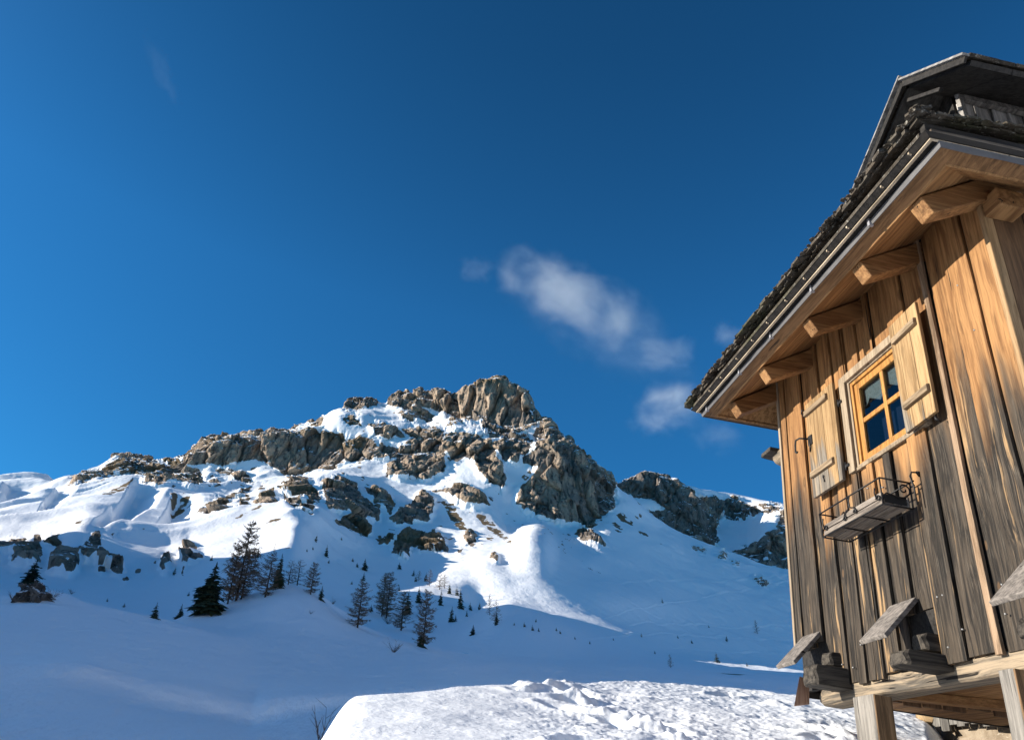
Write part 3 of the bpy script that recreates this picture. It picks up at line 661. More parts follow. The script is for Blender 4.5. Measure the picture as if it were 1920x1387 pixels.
# ================================================================== TREES
def mat_needles():
    t = NT('spruce_needles'); v = t.coord(); n = t.noise(v, 1.3, 4); r = t.attr('rnd')
    c = t.mix(n, (.018, .030, .017), (.055, .075, .034)); c = t.mix(t.math('MULTIPLY', r, .5), c, (.05, .055, .03))
    return t.done(c, .75, None, .2)
def mat_twig():
    t = NT('larch_twigs'); v = t.coord(); n = t.noise(v, 2.2, 4); r = t.attr('rnd')
    c = t.mix(n, (.14, .092, .062), (.31, .20, .125)); c = t.mix(t.math('MULTIPLY', r, .4), c, (.10, .075, .055))
    return t.done(c, .85, None, .15)
M_NEEDLE = mat_needles(); M_TWIG = mat_twig()
M_BARK = simple('bark', (.07, .052, .04), .9, .1, 0, .4, 12)

def spray(mb, p, d, L, w, rnd, droop=.25):
    """a flat pointed spray of twigs: thin bent wedge"""
    d = d.normalized(); side = d.cross(Vector((0, 0, 1)))
    if side.length < .05: side = Vector((1, 0, 0))
    side.normalize(); dn = Vector((0, 0, -1))
    m = p + d * L * .5 + dn * L * droop * .25; e = p + d * L + dn * L * droop
    mb.add([p, m + side * w, m - side * w, e, m + Vector((0, 0, w * .5))], [(0, 1, 4), (0, 4, 2), (1, 3, 4), (4, 3, 2), (0, 2, 1), (1, 2, 3)], rnd)

def spruce_mesh(h, rad, seed, dense=1.0):
    R = random.Random(seed); tr = MB(); cr = MB()
    tr.tube([(0, 0, -.6), (0, 0, h * .5), (0, 0, h * .97)], [h * .022, h * .013, h * .003], 6)
    n = int(26 * dense) + 8
    for i in range(n):
        u = (i + R.random() * .6) / n; z = h * (.04 + .94 * u); rr = rad * ((1 - u) ** .85) * R.uniform(.55, 1.15) + .04 * h * (1 - u); lop = R.random() * 6.28
        k = max(4, int((9 + 5 * dense) * (1 - u) + 3)); a0 = R.random() * 6.3
        for j in range(k):
            a = a0 + j * 6.283 / k + R.uniform(-.25, .25); L = rr * R.uniform(.6, 1.12) * (1 + .22 * math.cos(a - lop))
            if R.random() < .16: continue
            d = Vector((math.cos(a), math.sin(a), R.uniform(-.12, .22) - .35 * (1 - u)))
            p = Vector((0, 0, z)); rn = R.random()
            spray(cr, p, d, L, L * .17 + .015 * h, rn, .10)
            for sgn in (-1, 1):
                q = p + d.normalized() * L * R.uniform(.3, .6)
                dd = Matrix.Rotation(sgn * R.uniform(.5, .9), 3, 'Z') @ d
                spray(cr, q, dd, L * R.uniform(.4, .6), L * .10 + .01 * h, rn, .25)
            q = p + d.normalized() * L * .55
            spray(cr, q, Vector((d.x * .6, d.y * .6, -.7)), L * .3, L * .09, rn, .2)
    cr.tube([(0, 0, h * .9), (0, 0, h)], [h * .012, h * .002], 5, .3)
    return tr, cr

def larch_mesh(h, rad, seed, dense=1.0):
    R = random.Random(seed); tr = MB(); cr = MB()
    bx, by = R.uniform(-.02, .02) * h, R.uniform(-.02, .02) * h
    tr.tube([(0, 0, -.6), (bx * .4, by * .4, h * .35), (bx, by, h * .7), (bx * .8, by * .8, h * .99)], [h * .017, h * .012, h * .007, h * .0015], 7)
    n = int(84 * dense)
    for i in range(n):
        u = (i + R.random()) / n; z = h * (.08 + .90 * u); env = (math.sin(min(1, .18 + 1.05 * (1 - u)) * math.pi * .5)) ** 1.1
        L = rad * env * R.uniform(.55, 1.12) * (.55 if u < .08 else 1) + .015 * h
        a = R.random() * 6.283; d = Vector((math.cos(a), math.sin(a), R.uniform(-.30, .12) + .35 * u)).normalized()
        p = Vector((bx * u, by * u, z)); pts = [p + d * L * t + Vector((0, 0, -1)) * L * .16 * math.sin(t * 3.1) + Vector((0, 0, L * .12 * t * t)) for t in (0, .35, .7, 1)]
        t0 = .0042 * h * (1 - .5 * u); cr.tube(pts, [t0, t0 * .75, t0 * .5, t0 * .25], 3, R.random(), False)
        for j in range(int(9 + 6 * dense)):
            t = R.uniform(.15, 1); q = pts[0].lerp(pts[3], t) + Vector((0, 0, -1)) * L * .16 * math.sin(t * 3.1) * .8
            a2 = a + R.uniform(-1.3, 1.3); dd = Vector((math.cos(a2), math.sin(a2), R.uniform(-.9, .3))).normalized()
            l2 = L * R.uniform(.14, .34); w = .0052 * h; sd = dd.cross(Vector((.2, .1, 1))).normalized() * w
            e = q + dd * l2
            cr.add([q + sd, q - sd, e, q + Vector((0, 0, w))], [(0, 2, 1), (0, 3, 2), (1, 2, 3)], R.random())
            e2 = q.lerp(e, .5) + Vector((R.uniform(-1, 1), R.uniform(-1, 1), R.uniform(-1.2, .4))) * l2 * .45
            m = q.lerp(e, .4); cr.add([m + sd * .7, m - sd * .7, e2, m + Vector((0, 0, w * .7))], [(0, 2, 1), (0, 3, 2), (1, 2, 3)], R.random())
    return tr, cr

def tree_proto(name, kind, h, rad, seed, dense):
    tr, cr = (spruce_mesh if kind == 'S' else larch_mesh)(h, rad, seed, dense)
    root = empty(name, (0, 0, 0)); a = tr.build('trunk', M_BARK, root); b = cr.build('crown', M_NEEDLE if kind == 'S' else M_TWIG, root)
    return root

def copy_tree(o, parent=None):
    c = o.copy(); C.objects.link(c)
    if parent is not None: c.parent = parent
    for ch in list(o.children): copy_tree(ch, c)
    return c

# (kind, base px, base py, height px, width/height, label)
S_, L_ = 'S', 'L'
TREES = [
    (L_, 442, 1128, 145, .40, 'tallest bare larch on the knoll, its tip reaching up over the sunlit snow terrace'),
    (L_, 426, 1134, 106, .36, 'bare brown larch between the broad dark spruce and the tallest larch'),
    (L_, 452, 1124, 92, .42, 'shorter bare larch tucked against the right side of the tallest larch'),
    (L_, 497, 1121, 80, .52, 'bare larch leaning beside a dark spruce at the top of the knoll'),
    (S_, 518, 1103, 62, .42, 'dark spruce growing out of a bare larch at the top of the knoll'),
    (L_, 540, 1097, 44, .62, 'bushy bare larch on the crest of the knoll, left of two in a clump'),
    (L_, 557, 1097, 46, .62, 'bushy bare larch on the crest of the knoll, right of two in a clump'),
    (L_, 582, 1115, 58, .50, 'bare larch on the right shoulder of the knoll above a small dark spruce'),
    (S_, 601, 1125, 27, .50, 'small dark spruce under the bare larch on the right shoulder of the knoll'),
    (S_, 386, 1152, 90, .74, 'broad dark green spruce at the left foot of the larch group, wide skirt'),
    (S_, 288, 1160, 27, .62, 'small dark spruce rising just behind the left snow crest'),
    (S_, 336, 1158, 24, .60, 'small dark spruce at the left edge of the knoll where two crests meet'),
    (S_, 53, 1100, 44, .95, 'dark bushy spruce behind the dark boulder at the left edge'),
    (L_, 670, 1177, 84, .52, 'full bare larch standing alone on the right slope of the knoll'),
    (L_, 716, 1155, 80, .42, 'left trunk of a close pair of tall bare larches below the rock bands'),
    (L_, 724, 1159, 84, .42, 'right trunk of a close pair of tall bare larches below the rock bands'),
    (S_, 762, 1152, 46, .50, 'dark spruce with a bare larch against its left side'),
    (L_, 752, 1183, 72, .50, 'bare larch with a dark spruce against its upper right side'),
    (S_, 784, 1131, 30, .54, 'compact dark spruce between two bare larches, right of the spruce and larch pair'),
    (L_, 793, 1214, 106, .40, 'tall slender bare larch lowest on the knoll slope, nearest the valley floor'),
    (S_, 789, 1213, 36, .62, 'low dark spruce at the foot of the tall slender larch'),
    (S_, 826, 1135, 30, .46, 'narrow dark spruce below two bare larches on the sunlit edge'),
    (S_, 842, 1114, 20, .50, 'small dark spruce on the slope edge left of the sunlit snow cone'),
    (S_, 856, 1117, 18, .52, 'small dark spruce leaning on a taller spruce at the edge of the sunlit cone'),
    (S_, 863, 1141, 38, .42, 'tallest dark spruce at the lower left edge of the sunlit cone'),
    (S_, 846, 1167, 29, .52, 'dark spruce in the blue shade with a tiny one at its right foot'),
    (S_, 854, 1165, 13, .60, 'tiny dark spruce at the right foot of a taller one in the shade'),
    (S_, 881, 1144, 15, .62, 'small round topped spruce, upper of two on the slope below the sunlit cone'),
    (S_, 875, 1156, 13, .50, 'small narrow spruce, lower of two on the slope below the sunlit cone'),
    (S_, 899, 1143, 14, .60, 'tiny spruce just left of the bare larch pair by the sunlit cone'),
    (L_, 918, 1153, 39, .34, 'left of two slim bare larches at the foot of the sunlit cone'),
    (L_, 930, 1172, 47, .38, 'right of two slim bare larches at the foot of the sunlit cone'),
    (S_, 931, 1172, 24, .50, 'dark spruce at the foot of the slim right larch below the cone'),
    (S_, 887, 1190, 19, .78, 'squat dark spruce alone on the lowest slope above the valley floor'),
    (L_, 805, 1098, 31, .46, 'bare larch, left of three in front of the first sunlit snow'),
    (L_, 824, 1106, 33, .56, 'bare larch, middle of three in front of the first sunlit snow'),
    (L_, 833, 1103, 27, .60, 'bare larch, right of three in front of the first sunlit snow'),
    (S_, 798, 1090, 17, .55, 'small dark spruce against the left of three bare larches'),
    (S_, 775, 1080, 13, .55, 'upper of two tiny spruces beside a small larch below the rock bands'),
    (S_, 779, 1090, 13, .55, 'lower of two tiny spruces beside a small larch below the rock bands'),
    (L_, 785, 1089, 19, .50, 'small thin larch right of two tiny spruces'),
    (S_, 683, 1069, 22, .70, 'broad small spruce on the shaded slope above the lone larch'),
    (S_, 681, 1089, 16, .60, 'small spruce straight below the broad one on the shaded slope'),
    (S_, 748, 1067, 13, .75, 'squat little spruce right under the pale rock outcrops'),
    (S_, 748, 1108, 11, .55, 'tiny spruce halfway between the larch pair and the rock outcrops'),
    (S_, 592, 1016, 15, .50, 'tiny spruce right of the sunlit terrace nose'),
    (S_, 611, 1043, 22, .42, 'thin spruce on the shaded slope right of the terrace nose'),
    (S_, 482, 1046, 21, .46, 'small spruce on the lip of the terrace right of the tallest larch'),
    (S_, 396, 1051, 11, .60, 'tiny spruce on the shaded slope left of the tallest larch'),
    (S_, 326, 1078, 15, .50, 'small spruce just below the dark crags right of centre left'),
    (L_, 513, 1036, 22, .30, 'thin bare larch on the lip of the terrace above the knoll'),
    (L_, 1258, 1252, 24, .42, 'small grey larch alone near the crest of the lit snow bank'),
    (S_, 1345, 1243, 18, .80, 'squat spruce on the valley floor left of the hut'),
    (S_, 1363, 1203, 11, .60, 'tiny spruce above the squat one left of the hut'),
    (L_, 1420, 1188, 24, .40, 'thin larch above dark stones close to the hut wall'),
    (S_, 998, 1184, 11, .62, 'tiny spruce in the row on the valley floor below the cone, tallest of that row'),
    (S_, 1242, 1131, 10, .50, 'tiny spruce alone on the wide pale slope right of the cone'),
    (S_, 1203, 1194, 9, .50, 'tiny spruce alone low on the valley floor between cone and hut'),
]
for px_, py_, h_ in ((964, 1173, 6), (983, 1175, 9), (1010, 1184, 8), (1005, 1166, 7), (1043, 1183, 7), (1050, 1188, 7), (1078, 1199, 6), (1106, 1207, 6), (1150, 1200, 5), (1297, 1206, 7), (1271, 1196, 6), (1228, 1226, 6), (1329, 1176, 5), (669, 1063, 9), (661, 1053, 8), (616, 1056, 7), (659, 1096, 7), (695, 1146, 13), (640, 1012, 6), (430, 1112, 9), (232, 1138, 8), (200, 1128, 6), (353, 1117, 8), (1401, 1250, 7), (575, 1034, 6), (586, 1030, 6)):
    TREES.append((S_, px_, py_, h_, .7, None))

protos = {}
def proto(kind, big, var):
    k = (kind, big, var)
    if k not in protos:
        if kind == S_: protos[k] = tree_proto('spruce_tree', S_, 10, 1.0 * 10 * .5 * .56, 30 + var, (.85, .45, .12)[big])
        else: protos[k] = tree_proto('larch_tree', L_, 10, 10 * .5 * .46, 60 + var, (1.5, .7, .3)[big])
    return protos[k]
used_p = set()
for i, (kind, bx, by, hp, wf, lab) in enumerate(TREES):
    P = ground_hit(bx, by, GRIDS)
    if P is None: print('tree missed', i, bx, by); continue
    dist = float(np.linalg.norm(P)); H = hp / FOC * dist * 1.03 * (1 + ((by - CY) / FOC) ** 2) ** -.5 * 1.0
    big = 0 if hp > 56 else (1 if hp > 18 else 2); var = i % (6 if big < 2 else 4)
    pr = proto(kind, big, var)
    if pr in used_p: o = copy_tree(pr)
    else: o = pr; used_p.add(pr)
    wscale = 1.12 * wf / (.56 if kind == S_ else .46)
    o.location = (P[0], P[1], P[2] - .02 * H)
    s_ = H / 10; o.scale = (s_ * wscale, s_ * wscale, s_)
    # the slope creep leans them a little downhill (to the west)
    o.rotation_euler = (rng.uniform(-.02, .02), -.085 + rng.uniform(-.02, .02) - (.03 if bx > 850 else 0), rng.random() * 0.6 + var * 2.1)
    o.rotation_mode = 'ZYX'
    if lab: tag(o, lab, 'larch' if kind == L_ else 'spruce', 'bare larches on the snow slopes' if kind == L_ else 'dark spruces on the snow slopes')
    else: tag(o, 'tiny far dark spruce dotted on the open snow slope', 'spruce', 'tiny far spruces dotted on the snow')

# ---- shrubs
def shrub_mesh(h, n, seed, spread=.6):
    R = random.Random(seed); mb = MB()
    for i in range(n):
        a = R.random() * 6.283; d = Vector((math.cos(a) * spread, math.sin(a) * spread, 1)).normalized(); L = h * R.uniform(.6, 1.05)
        p = Vector((R.uniform(-.05, .05) * h, R.uniform(-.05, .05) * h, -.05 * h)); pts = [p]
        for k in range(4):
            d = (d + Vector((R.uniform(-.2, .2), R.uniform(-.2, .2), R.uniform(-.1, .1)))).normalized(); pts.append(pts[-1] + d * L / 4)
        t0 = .012 * h; mb.tube(pts, [t0, t0 * .8, t0 * .6, t0 * .4, t0 * .2], 4, R.random())
        for k in range(5):
            q = pts[R.randint(1, 4)]; dd = (d + Vector((R.uniform(-.9, .9), R.uniform(-.9, .9), R.uniform(-.3, .4)))).normalized()
            m = q + dd * L * .16; mb.tube([q, m, m + (dd + Vector((R.uniform(-.5, .5), R.uniform(-.5, .5), .2))) * L * .12], [t0 * .45, t0 * .3, t0 * .12], 3, R.random())
    return mb
M_SHRUB = simple('shrub_wood', (.11, .07, .05), .9, .1, 0, .35, 6)
SHRUBS = [(727, 1170, 24, 14, 'thin brown shrub between the larch pair and the lone larch on the knoll slope'), (738, 1223, 24, 22, 'brown shrub on the bare lower slope of the knoll'),
          (624, 1132, 12, 18, 'low brown scrub below the small spruce on the knoll shoulder'), (582, 1152, 9, 14, 'small dry shrub in the middle of the snowy knoll'), (655, 1166, 10, 18, 'low scrub left of the foot of the lone larch'),
          (134, 1113, 10, 22, 'round grey brown shrub right of the dark boulder'), (97, 1122, 18, 26, 'brown shrub at the right end of the dark boulder'), (22, 1124, 14, 26, 'dark scrub at the left end of the dark boulder')]
for i, (bx, by, hp, n, lab) in enumerate(SHRUBS):
    P = ground_hit(bx, by, GRIDS); H = hp / FOC * float(np.linalg.norm(P)) * .95
    o = shrub_mesh(H, n, 200 + i, .9).build('shrub', M_SHRUB); o.location = P; tag(o, lab, 'shrub', 'bare shrubs in the snow')
P = ground_hit(622, 1396, GRIDS, 5)
if P is not None:
    o = shrub_mesh(.62, 5, 222, .55).build('shrub', M_SHRUB); o.location = (P[0] - .15, P[1], P[2] - .05); tag(o, 'thin reddish bare twigs poking from the shaded snow beside the lit bank', 'shrub', 'bare shrubs in the snow')

# ---- dark crags below the sunlit terrace and the boulder on the left crest
def mat_crag():
    t = NT('crag_rock'); v = t.coord(); n = t.noise(v, .35, 6, .65); n2 = t.noise(v, 1.6, 6, .7)
    c = t.mix(n, (.075, .068, .064), (.20, .175, .15)); c = t.mix(t.range(n2, .55, .3), c, (.04, .036, .034))
    geo = t.add('ShaderNodeNewGeometry'); sep = t.add('ShaderNodeSeparateXYZ'); t.l.new(geo.outputs['Normal'], sep.inputs[0])
    f = t.range(t.math('ADD', sep.outputs[2], t.math('MULTIPLY', t.math('SUBTRACT', n, .5), .9)), .74, .86)
    c = t.mix(f, c, (.88, .9, .93))
    return t.done(c, .85, t.bump(t.math('ADD', n, t.math('MULTIPLY', n2, .5)), .9, 1.2), .15)
M_CRAG = mat_crag()
def crag(poly, label, seed, depth=.55, sink=.0, name='rock_outcrop', cat='rock'):
    """rugged rock whose outline follows the surveyed one, as a closed faceted lump as deep as it is wide"""
    p = np.array(poly, float); cx, cy = p.mean(0)
    base = ground_hit(cx, p[:, 1].max() - 1, GRIDS); R = float(np.hypot(base[0], base[1])) * 1.0
    az0 = math.atan2(base[0], base[1])
    right = np.array([math.cos(az0), -math.sin(az0), 0]); back = np.array([math.sin(az0), math.cos(az0), 0])
    pts = []
    for x, y in p:
        w_ = ray(x, y); k = R / (w_ @ back); q = w_ * k; pts.append((q @ right, q[2]))
    pts = np.array(pts); c = pts.mean(0); wd = np.ptp(pts[:, 0])
    bm = bmesh.new(); bmesh.ops.create_icosphere(bm, subdivisions=5, radius=1)
    V = np.array([v.co for v in bm.verts]); ang = np.arctan2(V[:, 2], V[:, 0])
    pa = np.arctan2(pts[:, 1] - c[1], pts[:, 0] - c[0]); pr = np.hypot(pts[:, 0] - c[0], pts[:, 1] - c[1]); o_ = np.argsort(pa); pa, pr = pa[o_], pr[o_]
    rad = np.interp(ang, np.concatenate([pa - 2 * np.pi, pa, pa + 2 * np.pi]), np.tile(pr, 3))
    rho = np.hypot(V[:, 0], V[:, 2]); X = V[:, 0] * rad; Zz = V[:, 2] * rad; Y = V[:, 1] * wd * depth
    W = base[None, :] + right[None, :] * (c[0] + X - base @ right)[:, None] + back[None, :] * (Y + wd * depth * .35 + (Zz) * .8)[:, None]
    W[:, 2] = c[1] + Zz
    s = wd; f1, f2, ci = worley(W / (s * np.array([.20, .20, .34])), seed); nn = fbm(W / (s * .12), 4, seed + 5)
    D = V / np.linalg.norm(V, axis=1, keepdims=True)
    Dw = right[None, :] * D[:, :1] + back[None, :] * D[:, 1:2] + np.array([0, 0, 1.]) * D[:, 2:]
    W = W + Dw * ((ci - .5) * .34 + (nn - .5) * .26 - .06)[:, None] * s
    org = base - np.array([0, 0, .2])
    for v, w2 in zip(bm.verts, W): v.co = w2 - org
    me = bpy.data.meshes.new(name); bm.to_mesh(me); bm.free(); me.materials.append(M_CRAG)
    o = bpy.data.objects.new(name, me); C.objects.link(o); o.location = org
    return tag(o, label, cat, None if name == 'boulder' else 'dark crags below the sunlit terrace')
crag([(24, 1124), (30, 1108), (40, 1093), (58, 1090), (74, 1094), (86, 1106), (100, 1116), (103, 1124), (60, 1126)], 'dark brown boulder capped with snow on the left snow crest', 720, .5, name='boulder', cat='boulder')
# ================================================================== CLOUDS (real volumes above the ridge)
def mat_cloud(seed, dens, scale, thr, asp):
    t = NT('cloud_vapour'); t.n.remove(t.bsdf)
    v = t.coord('Object'); ln = t.add('ShaderNodeVectorMath', operation='LENGTH'); t.l.new(v, ln.inputs[0])
    fall = t.range(ln.outputs['Value'], 1.0, .15)
    mv = t.map(v, asp, (seed, seed * .7, seed * .3))
    n = t.noise(mv, scale, 9, .6, .35)
    d = t.math('MULTIPLY', t.range(t.math('ADD', n, t.math('MULTIPLY', t.math('SUBTRACT', fall, 1.0), .34)), thr, thr + .45), dens)
    d = t.math('MULTIPLY', d, fall)
    pv = t.add('ShaderNodeVolumePrincipled'); pv.inputs['Color'].default_value = (.97, .98, 1, 1); pv.inputs['Anisotropy'].default_value = .1
    t.l.new(d, pv.inputs['Density']); t.l.new(pv.outputs[0], t.out.inputs['Volume'])
    return t.m
def cloud(px, py, dist, sx, sz, tilt, dens, seed, scale, thr, label, depth=.8):
    w_ = ray(px, py); w_ /= np.linalg.norm(w_); P = w_ * dist
    bm = bmesh.new(); bmesh.ops.create_icosphere(bm, subdivisions=3, radius=1.0)
    me = bpy.data.meshes.new('cloud'); bm.to_mesh(me); bm.free(); me.materials.append(mat_cloud(seed, dens, scale, thr, (max(1, sx / sz * .75), max(1, sx * depth / sz * .6), 1)))
    o = bpy.data.objects.new('cloud', me); C.objects.link(o); k = dist / FOC
    a = math.atan2(w_[0], w_[1])
    o.scale = (sx * k, sx * k * depth, sz * k); o.rotation_mode = 'ZYX'; o.rotation_euler = (0, math.radians(tilt), -a); o.location = P
    return tag(o, label, 'cloud', 'wisps of cloud beside the peak')
cloud(1095, 565, 3000, 250, 115, 24, .0046, 3.1, 1.3, .33, 'largest wispy white cloud, a slanting plume high above the gap right of the peak', .5)
cloud(995, 522, 2950, 125, 95, 20, .0052, 41.7, 1.3, .33, 'rounded bright head of the plume at its upper left end', .6)
cloud(1240, 665, 3100, 120, 75, 10, .0060, 12.4, 1.3, .33, 'small soft puff between the large plume and the lowest cloud', .6)
cloud(1255, 760, 3100, 125, 85, -8, .0095, 17.3, 1.4, .31, 'lowest and whitest puff of cloud, just left of the far tip of the hut roof', .6)
cloud(1375, 630, 3200, 75, 75, 30, .0030, 23.9, 1.5, .35, 'faint scrap of cloud just above the roof edge', .7)
cloud(1345, 815, 3200, 90, 80, 30, .0020, 29.9, 1.4, .35, 'faint scrap of cloud just under the roof corner', .7)
cloud(895, 505, 3100, 85, 50, 5, .0022, 33.3, 1.4, .34, 'barely visible wisp trailing off the left tip of the large plume', .7)
cloud(1120, 600, 3020, 330, 130, 30, .0016, 53.1, 1.5, .30, 'broad thin veil of vapour trailing along the large plume toward the roof', .35)
cloud(300, 130, 3400, 95, 30, 52, .0003, 61.3, 1.5, .30, 'barely visible slanting wisp high in the left part of the sky', .6)
# ================================================================== THE HUT
HL = (3.3, 4.7, .95)
def mat_wood(name, axis, fresh=((.195, .090, .032), (.35, .186, .072)), aged=None, z_old=None, grain=1.0, knots=True, streak=.5, rough=.72):
    """axis = grain direction in hut space. aged/z_old: boards weathered grey and black below that local height"""
    t = NT(name); v = t.coord(); r = t.attr('rnd')
    off = t.add('ShaderNodeCombineXYZ')
    for k, m in enumerate((37.3, 91.7, 53.1)): t.put(off.inputs[k], t.math('MULTIPLY', r, m))
    va = t.add('ShaderNodeVectorMath', operation='ADD'); t.l.new(v, va.inputs[0]); t.l.new(off.outputs[0], va.inputs[1]); vv = va.outputs[0]
    sc = [34 * grain] * 3; sc['xyz'.index(axis)] = 1.1 * grain; lo = [5.5 * grain] * 3; lo['xyz'.index(axis)] = .55 * grain
    warp = t.noise(t.map(vv, tuple(3 if 'xyz'[i] != axis else 1.1 for i in range(3))), 1.0, 2)
    wv = t.add('ShaderNodeVectorMath', operation='ADD'); t.l.new(vv, wv.inputs[0])
    cw = t.add('ShaderNodeCombineXYZ')
    for k in range(3): t.put(cw.inputs[k], t.math('MULTIPLY', warp, .10 if 'xyz'[k] != axis else 0.0))
    t.l.new(cw.outputs[0], wv.inputs[1]); gv = wv.outputs[0]
    g1 = t.noise(t.map(gv, tuple(sc)), 1.0, 5, .68); g2 = t.noise(t.map(gv, tuple(lo)), 1.0, 3, .55)
    gf = t.noise(t.map(gv, tuple(x * 2.8 for x in sc)), 1.0, 3, .65)
    a, b = fresh
    c = t.mix(t.range(g1, .36, .63), tuple(x * .86 for x in a), b); c = t.mix(t.math('MULTIPLY', t.range(g2, .45, .75), .45), c, tuple(min(1, x * 1.35) for x in b))
    tone = t.mix(r, (.72, .68, .64), (1.2, 1.2, 1.2)); c = t.mix(.65, c, tone, 'MULTIPLY')
    c = t.mix(t.math('MULTIPLY', t.range(gf, .54, .72), .55), c, tuple(x * .35 for x in a))
    stn = t.noise(t.map(gv, tuple(x * 1.9 for x in lo)), 1.0, 6, .7); c = t.mix(t.math('MULTIPLY', t.range(stn, .53, .68), .62), c, tuple(x * .40 for x in a))
    ck = t.noise(t.map(gv, tuple((x * .9 if x > 10 else x * .45) for x in sc)), 1.0, 2, .5); crk = t.range(ck, .70, .725); c = t.mix(crk, c, (.012, .009, .007))
    h = t.math('SUBTRACT', t.math('ADD', g1, t.math('MULTIPLY', gf, .5)), t.math('MULTIPLY', crk, 1.2))
    if knots:
        ks = [4.6] * 3; ks['xyz'.index(axis)] = 1.9
        kd = t.vor(t.map(gv, tuple(ks)), 1.0)
        km = t.range(kd, .085, .05); kr = t.range(kd, .135, .08)
        c = t.mix(t.math('MULTIPLY', kr, .55), c, tuple(x * .38 for x in a)); c = t.mix(t.math('MULTIPLY', km, .7), c, tuple(x * .5 for x in b))
        h = t.math('ADD', h, t.math('MULTIPLY', kr, .6))
    if aged:
        sep = t.add('ShaderNodeSeparateXYZ'); t.l.new(v, sep.inputs[0])
        yslope = t.math('MULTIPLY', sep.outputs[1], z_old[2])
        edge = t.math('ADD', t.math('SUBTRACT', sep.outputs[2], yslope), t.math('MULTIPLY', t.math('SUBTRACT', g2, .5), 1.5))
        edge = t.math('ADD', edge, t.math('MULTIPLY', t.math('SUBTRACT', r, .5), .7))
        w_ = t.range(edge, z_old[1], z_old[0])
        dk = t.mix(t.range(g1, .38, .62), aged[0], aged[1])
        dk = t.mix(t.math('MULTIPLY', t.range(gf, .5, .78), .55), dk, aged[2])
        big = t.noise(t.map(gv, tuple(x * (2.1 if x > 2 else .8) for x in lo)), 1.0, 5, .62)
        pale = t.math('MULTIPLY', t.range(t.math('ADD', big, t.math('MULTIPLY', t.math('SUBTRACT', g1, .5), .3)), .565, .65), streak)
        dk = t.mix(pale, dk, aged[3])
        if knots:
            dk = t.mix(t.math('MULTIPLY', km, .6), dk, (.13, .075, .036)); dk = t.mix(t.math('MULTIPLY', t.math('SUBTRACT', kr, km), .7), dk, (.02, .017, .014))
        w2 = t.math('MULTIPLY', w_, t.range(t.math('ADD', t.math('MULTIPLY', g1, .5), t.math('MULTIPLY', w_, .8)), .38, .7))
        c = t.mix(w2, c, dk)
    return t.done(c, rough, t.bump(h, .55, .006), .25)

OLD = ((.010, .008, .006), (.062, .047, .033), (.155, .130, .10), (.34, .215, .105))
M_WALL = mat_wood('weathered_boards', 'z', aged=OLD, z_old=(1.22, 2.0, .0), streak=.9)
M_WALLX = mat_wood('brown_boards', 'z', ((.10, .055, .028), (.19, .11, .055)))
M_SHUT = mat_wood('shutter_boards', 'z', ((.25, .150, .065), (.37, .245, .120)), aged=((.10, .085, .068), (.22, .19, .15), (.32, .27, .2), (.40, .28, .16)), z_old=(1.60, 1.86, 0), streak=.4)
M_HONEYX = mat_wood('honey_wood_across', 'x', ((.20, .096, .036), (.33, .180, .074)))
M_HONEYY = mat_wood('honey_wood_along', 'y', ((.20, .096, .036), (.34, .188, .078)), knots=False)
M_BROWNY = mat_wood('brown_wood_along', 'y', ((.16, .085, .036), (.27, .15, .068)), knots=False)
M_BATY = mat_wood('grey_honey_batten', 'y', ((.19, .135, .08), (.31, .23, .145)), knots=False, grain=1.6)
M_SASH = mat_wood('oiled_window_wood', 'z', ((.33, .150, .038), (.45, .225, .062)), knots=False, grain=1.6, rough=.45)
M_CASE = mat_wood('pale_casing', 'z', ((.22, .165, .11), (.33, .26, .18)), knots=False)
M_GREYY = mat_wood('grey_beam', 'y', ((.11, .095, .076), (.32, .25, .17)), knots=True, grain=1.0)
M_GREYZ = mat_wood('grey_post', 'z', ((.12, .113, .10), (.27, .25, .222)), knots=True)
M_BROWNZ = mat_wood('brown_post', 'z', ((.13, .075, .035), (.27, .165, .085)))
M_GREYX = mat_wood('grey_boards_sloping', 'x', ((.14, .126, .112), (.28, .25, .222)), knots=True)
M_DARKX = mat_wood('blackened_log', 'x', ((.022, .019, .016), (.085, .073, .058)), knots=False)
M_UPPER = mat_wood('silver_boards', 'z', ((.30, .295, .29), (.58, .565, .55)), knots=False)
M_PALEY = mat_wood('pale_lath', 'y', ((.40, .32, .22), (.58, .48, .35)), knots=False)
M_SHINGX = mat_wood('old_shingles', 'x', ((.035, .031, .026), (.13, .115, .095)), knots=False)
M_UNDER = mat_wood('shade_dark_boards', 'x', ((.012, .011, .010), (.034, .031, .028)), knots=False)  # near-black tone stands in for shade under eaves and in recesses

hut = empty('mountain_hut', HL)
tag(hut, 'weathered wooden hut on short posts, honey boards turning black below, mossy shingle roof', 'hut')
def hp(mb, name, mat, parent=None, bevel=.004): return mb.build(name, mat, parent or hut, HL, bevel)

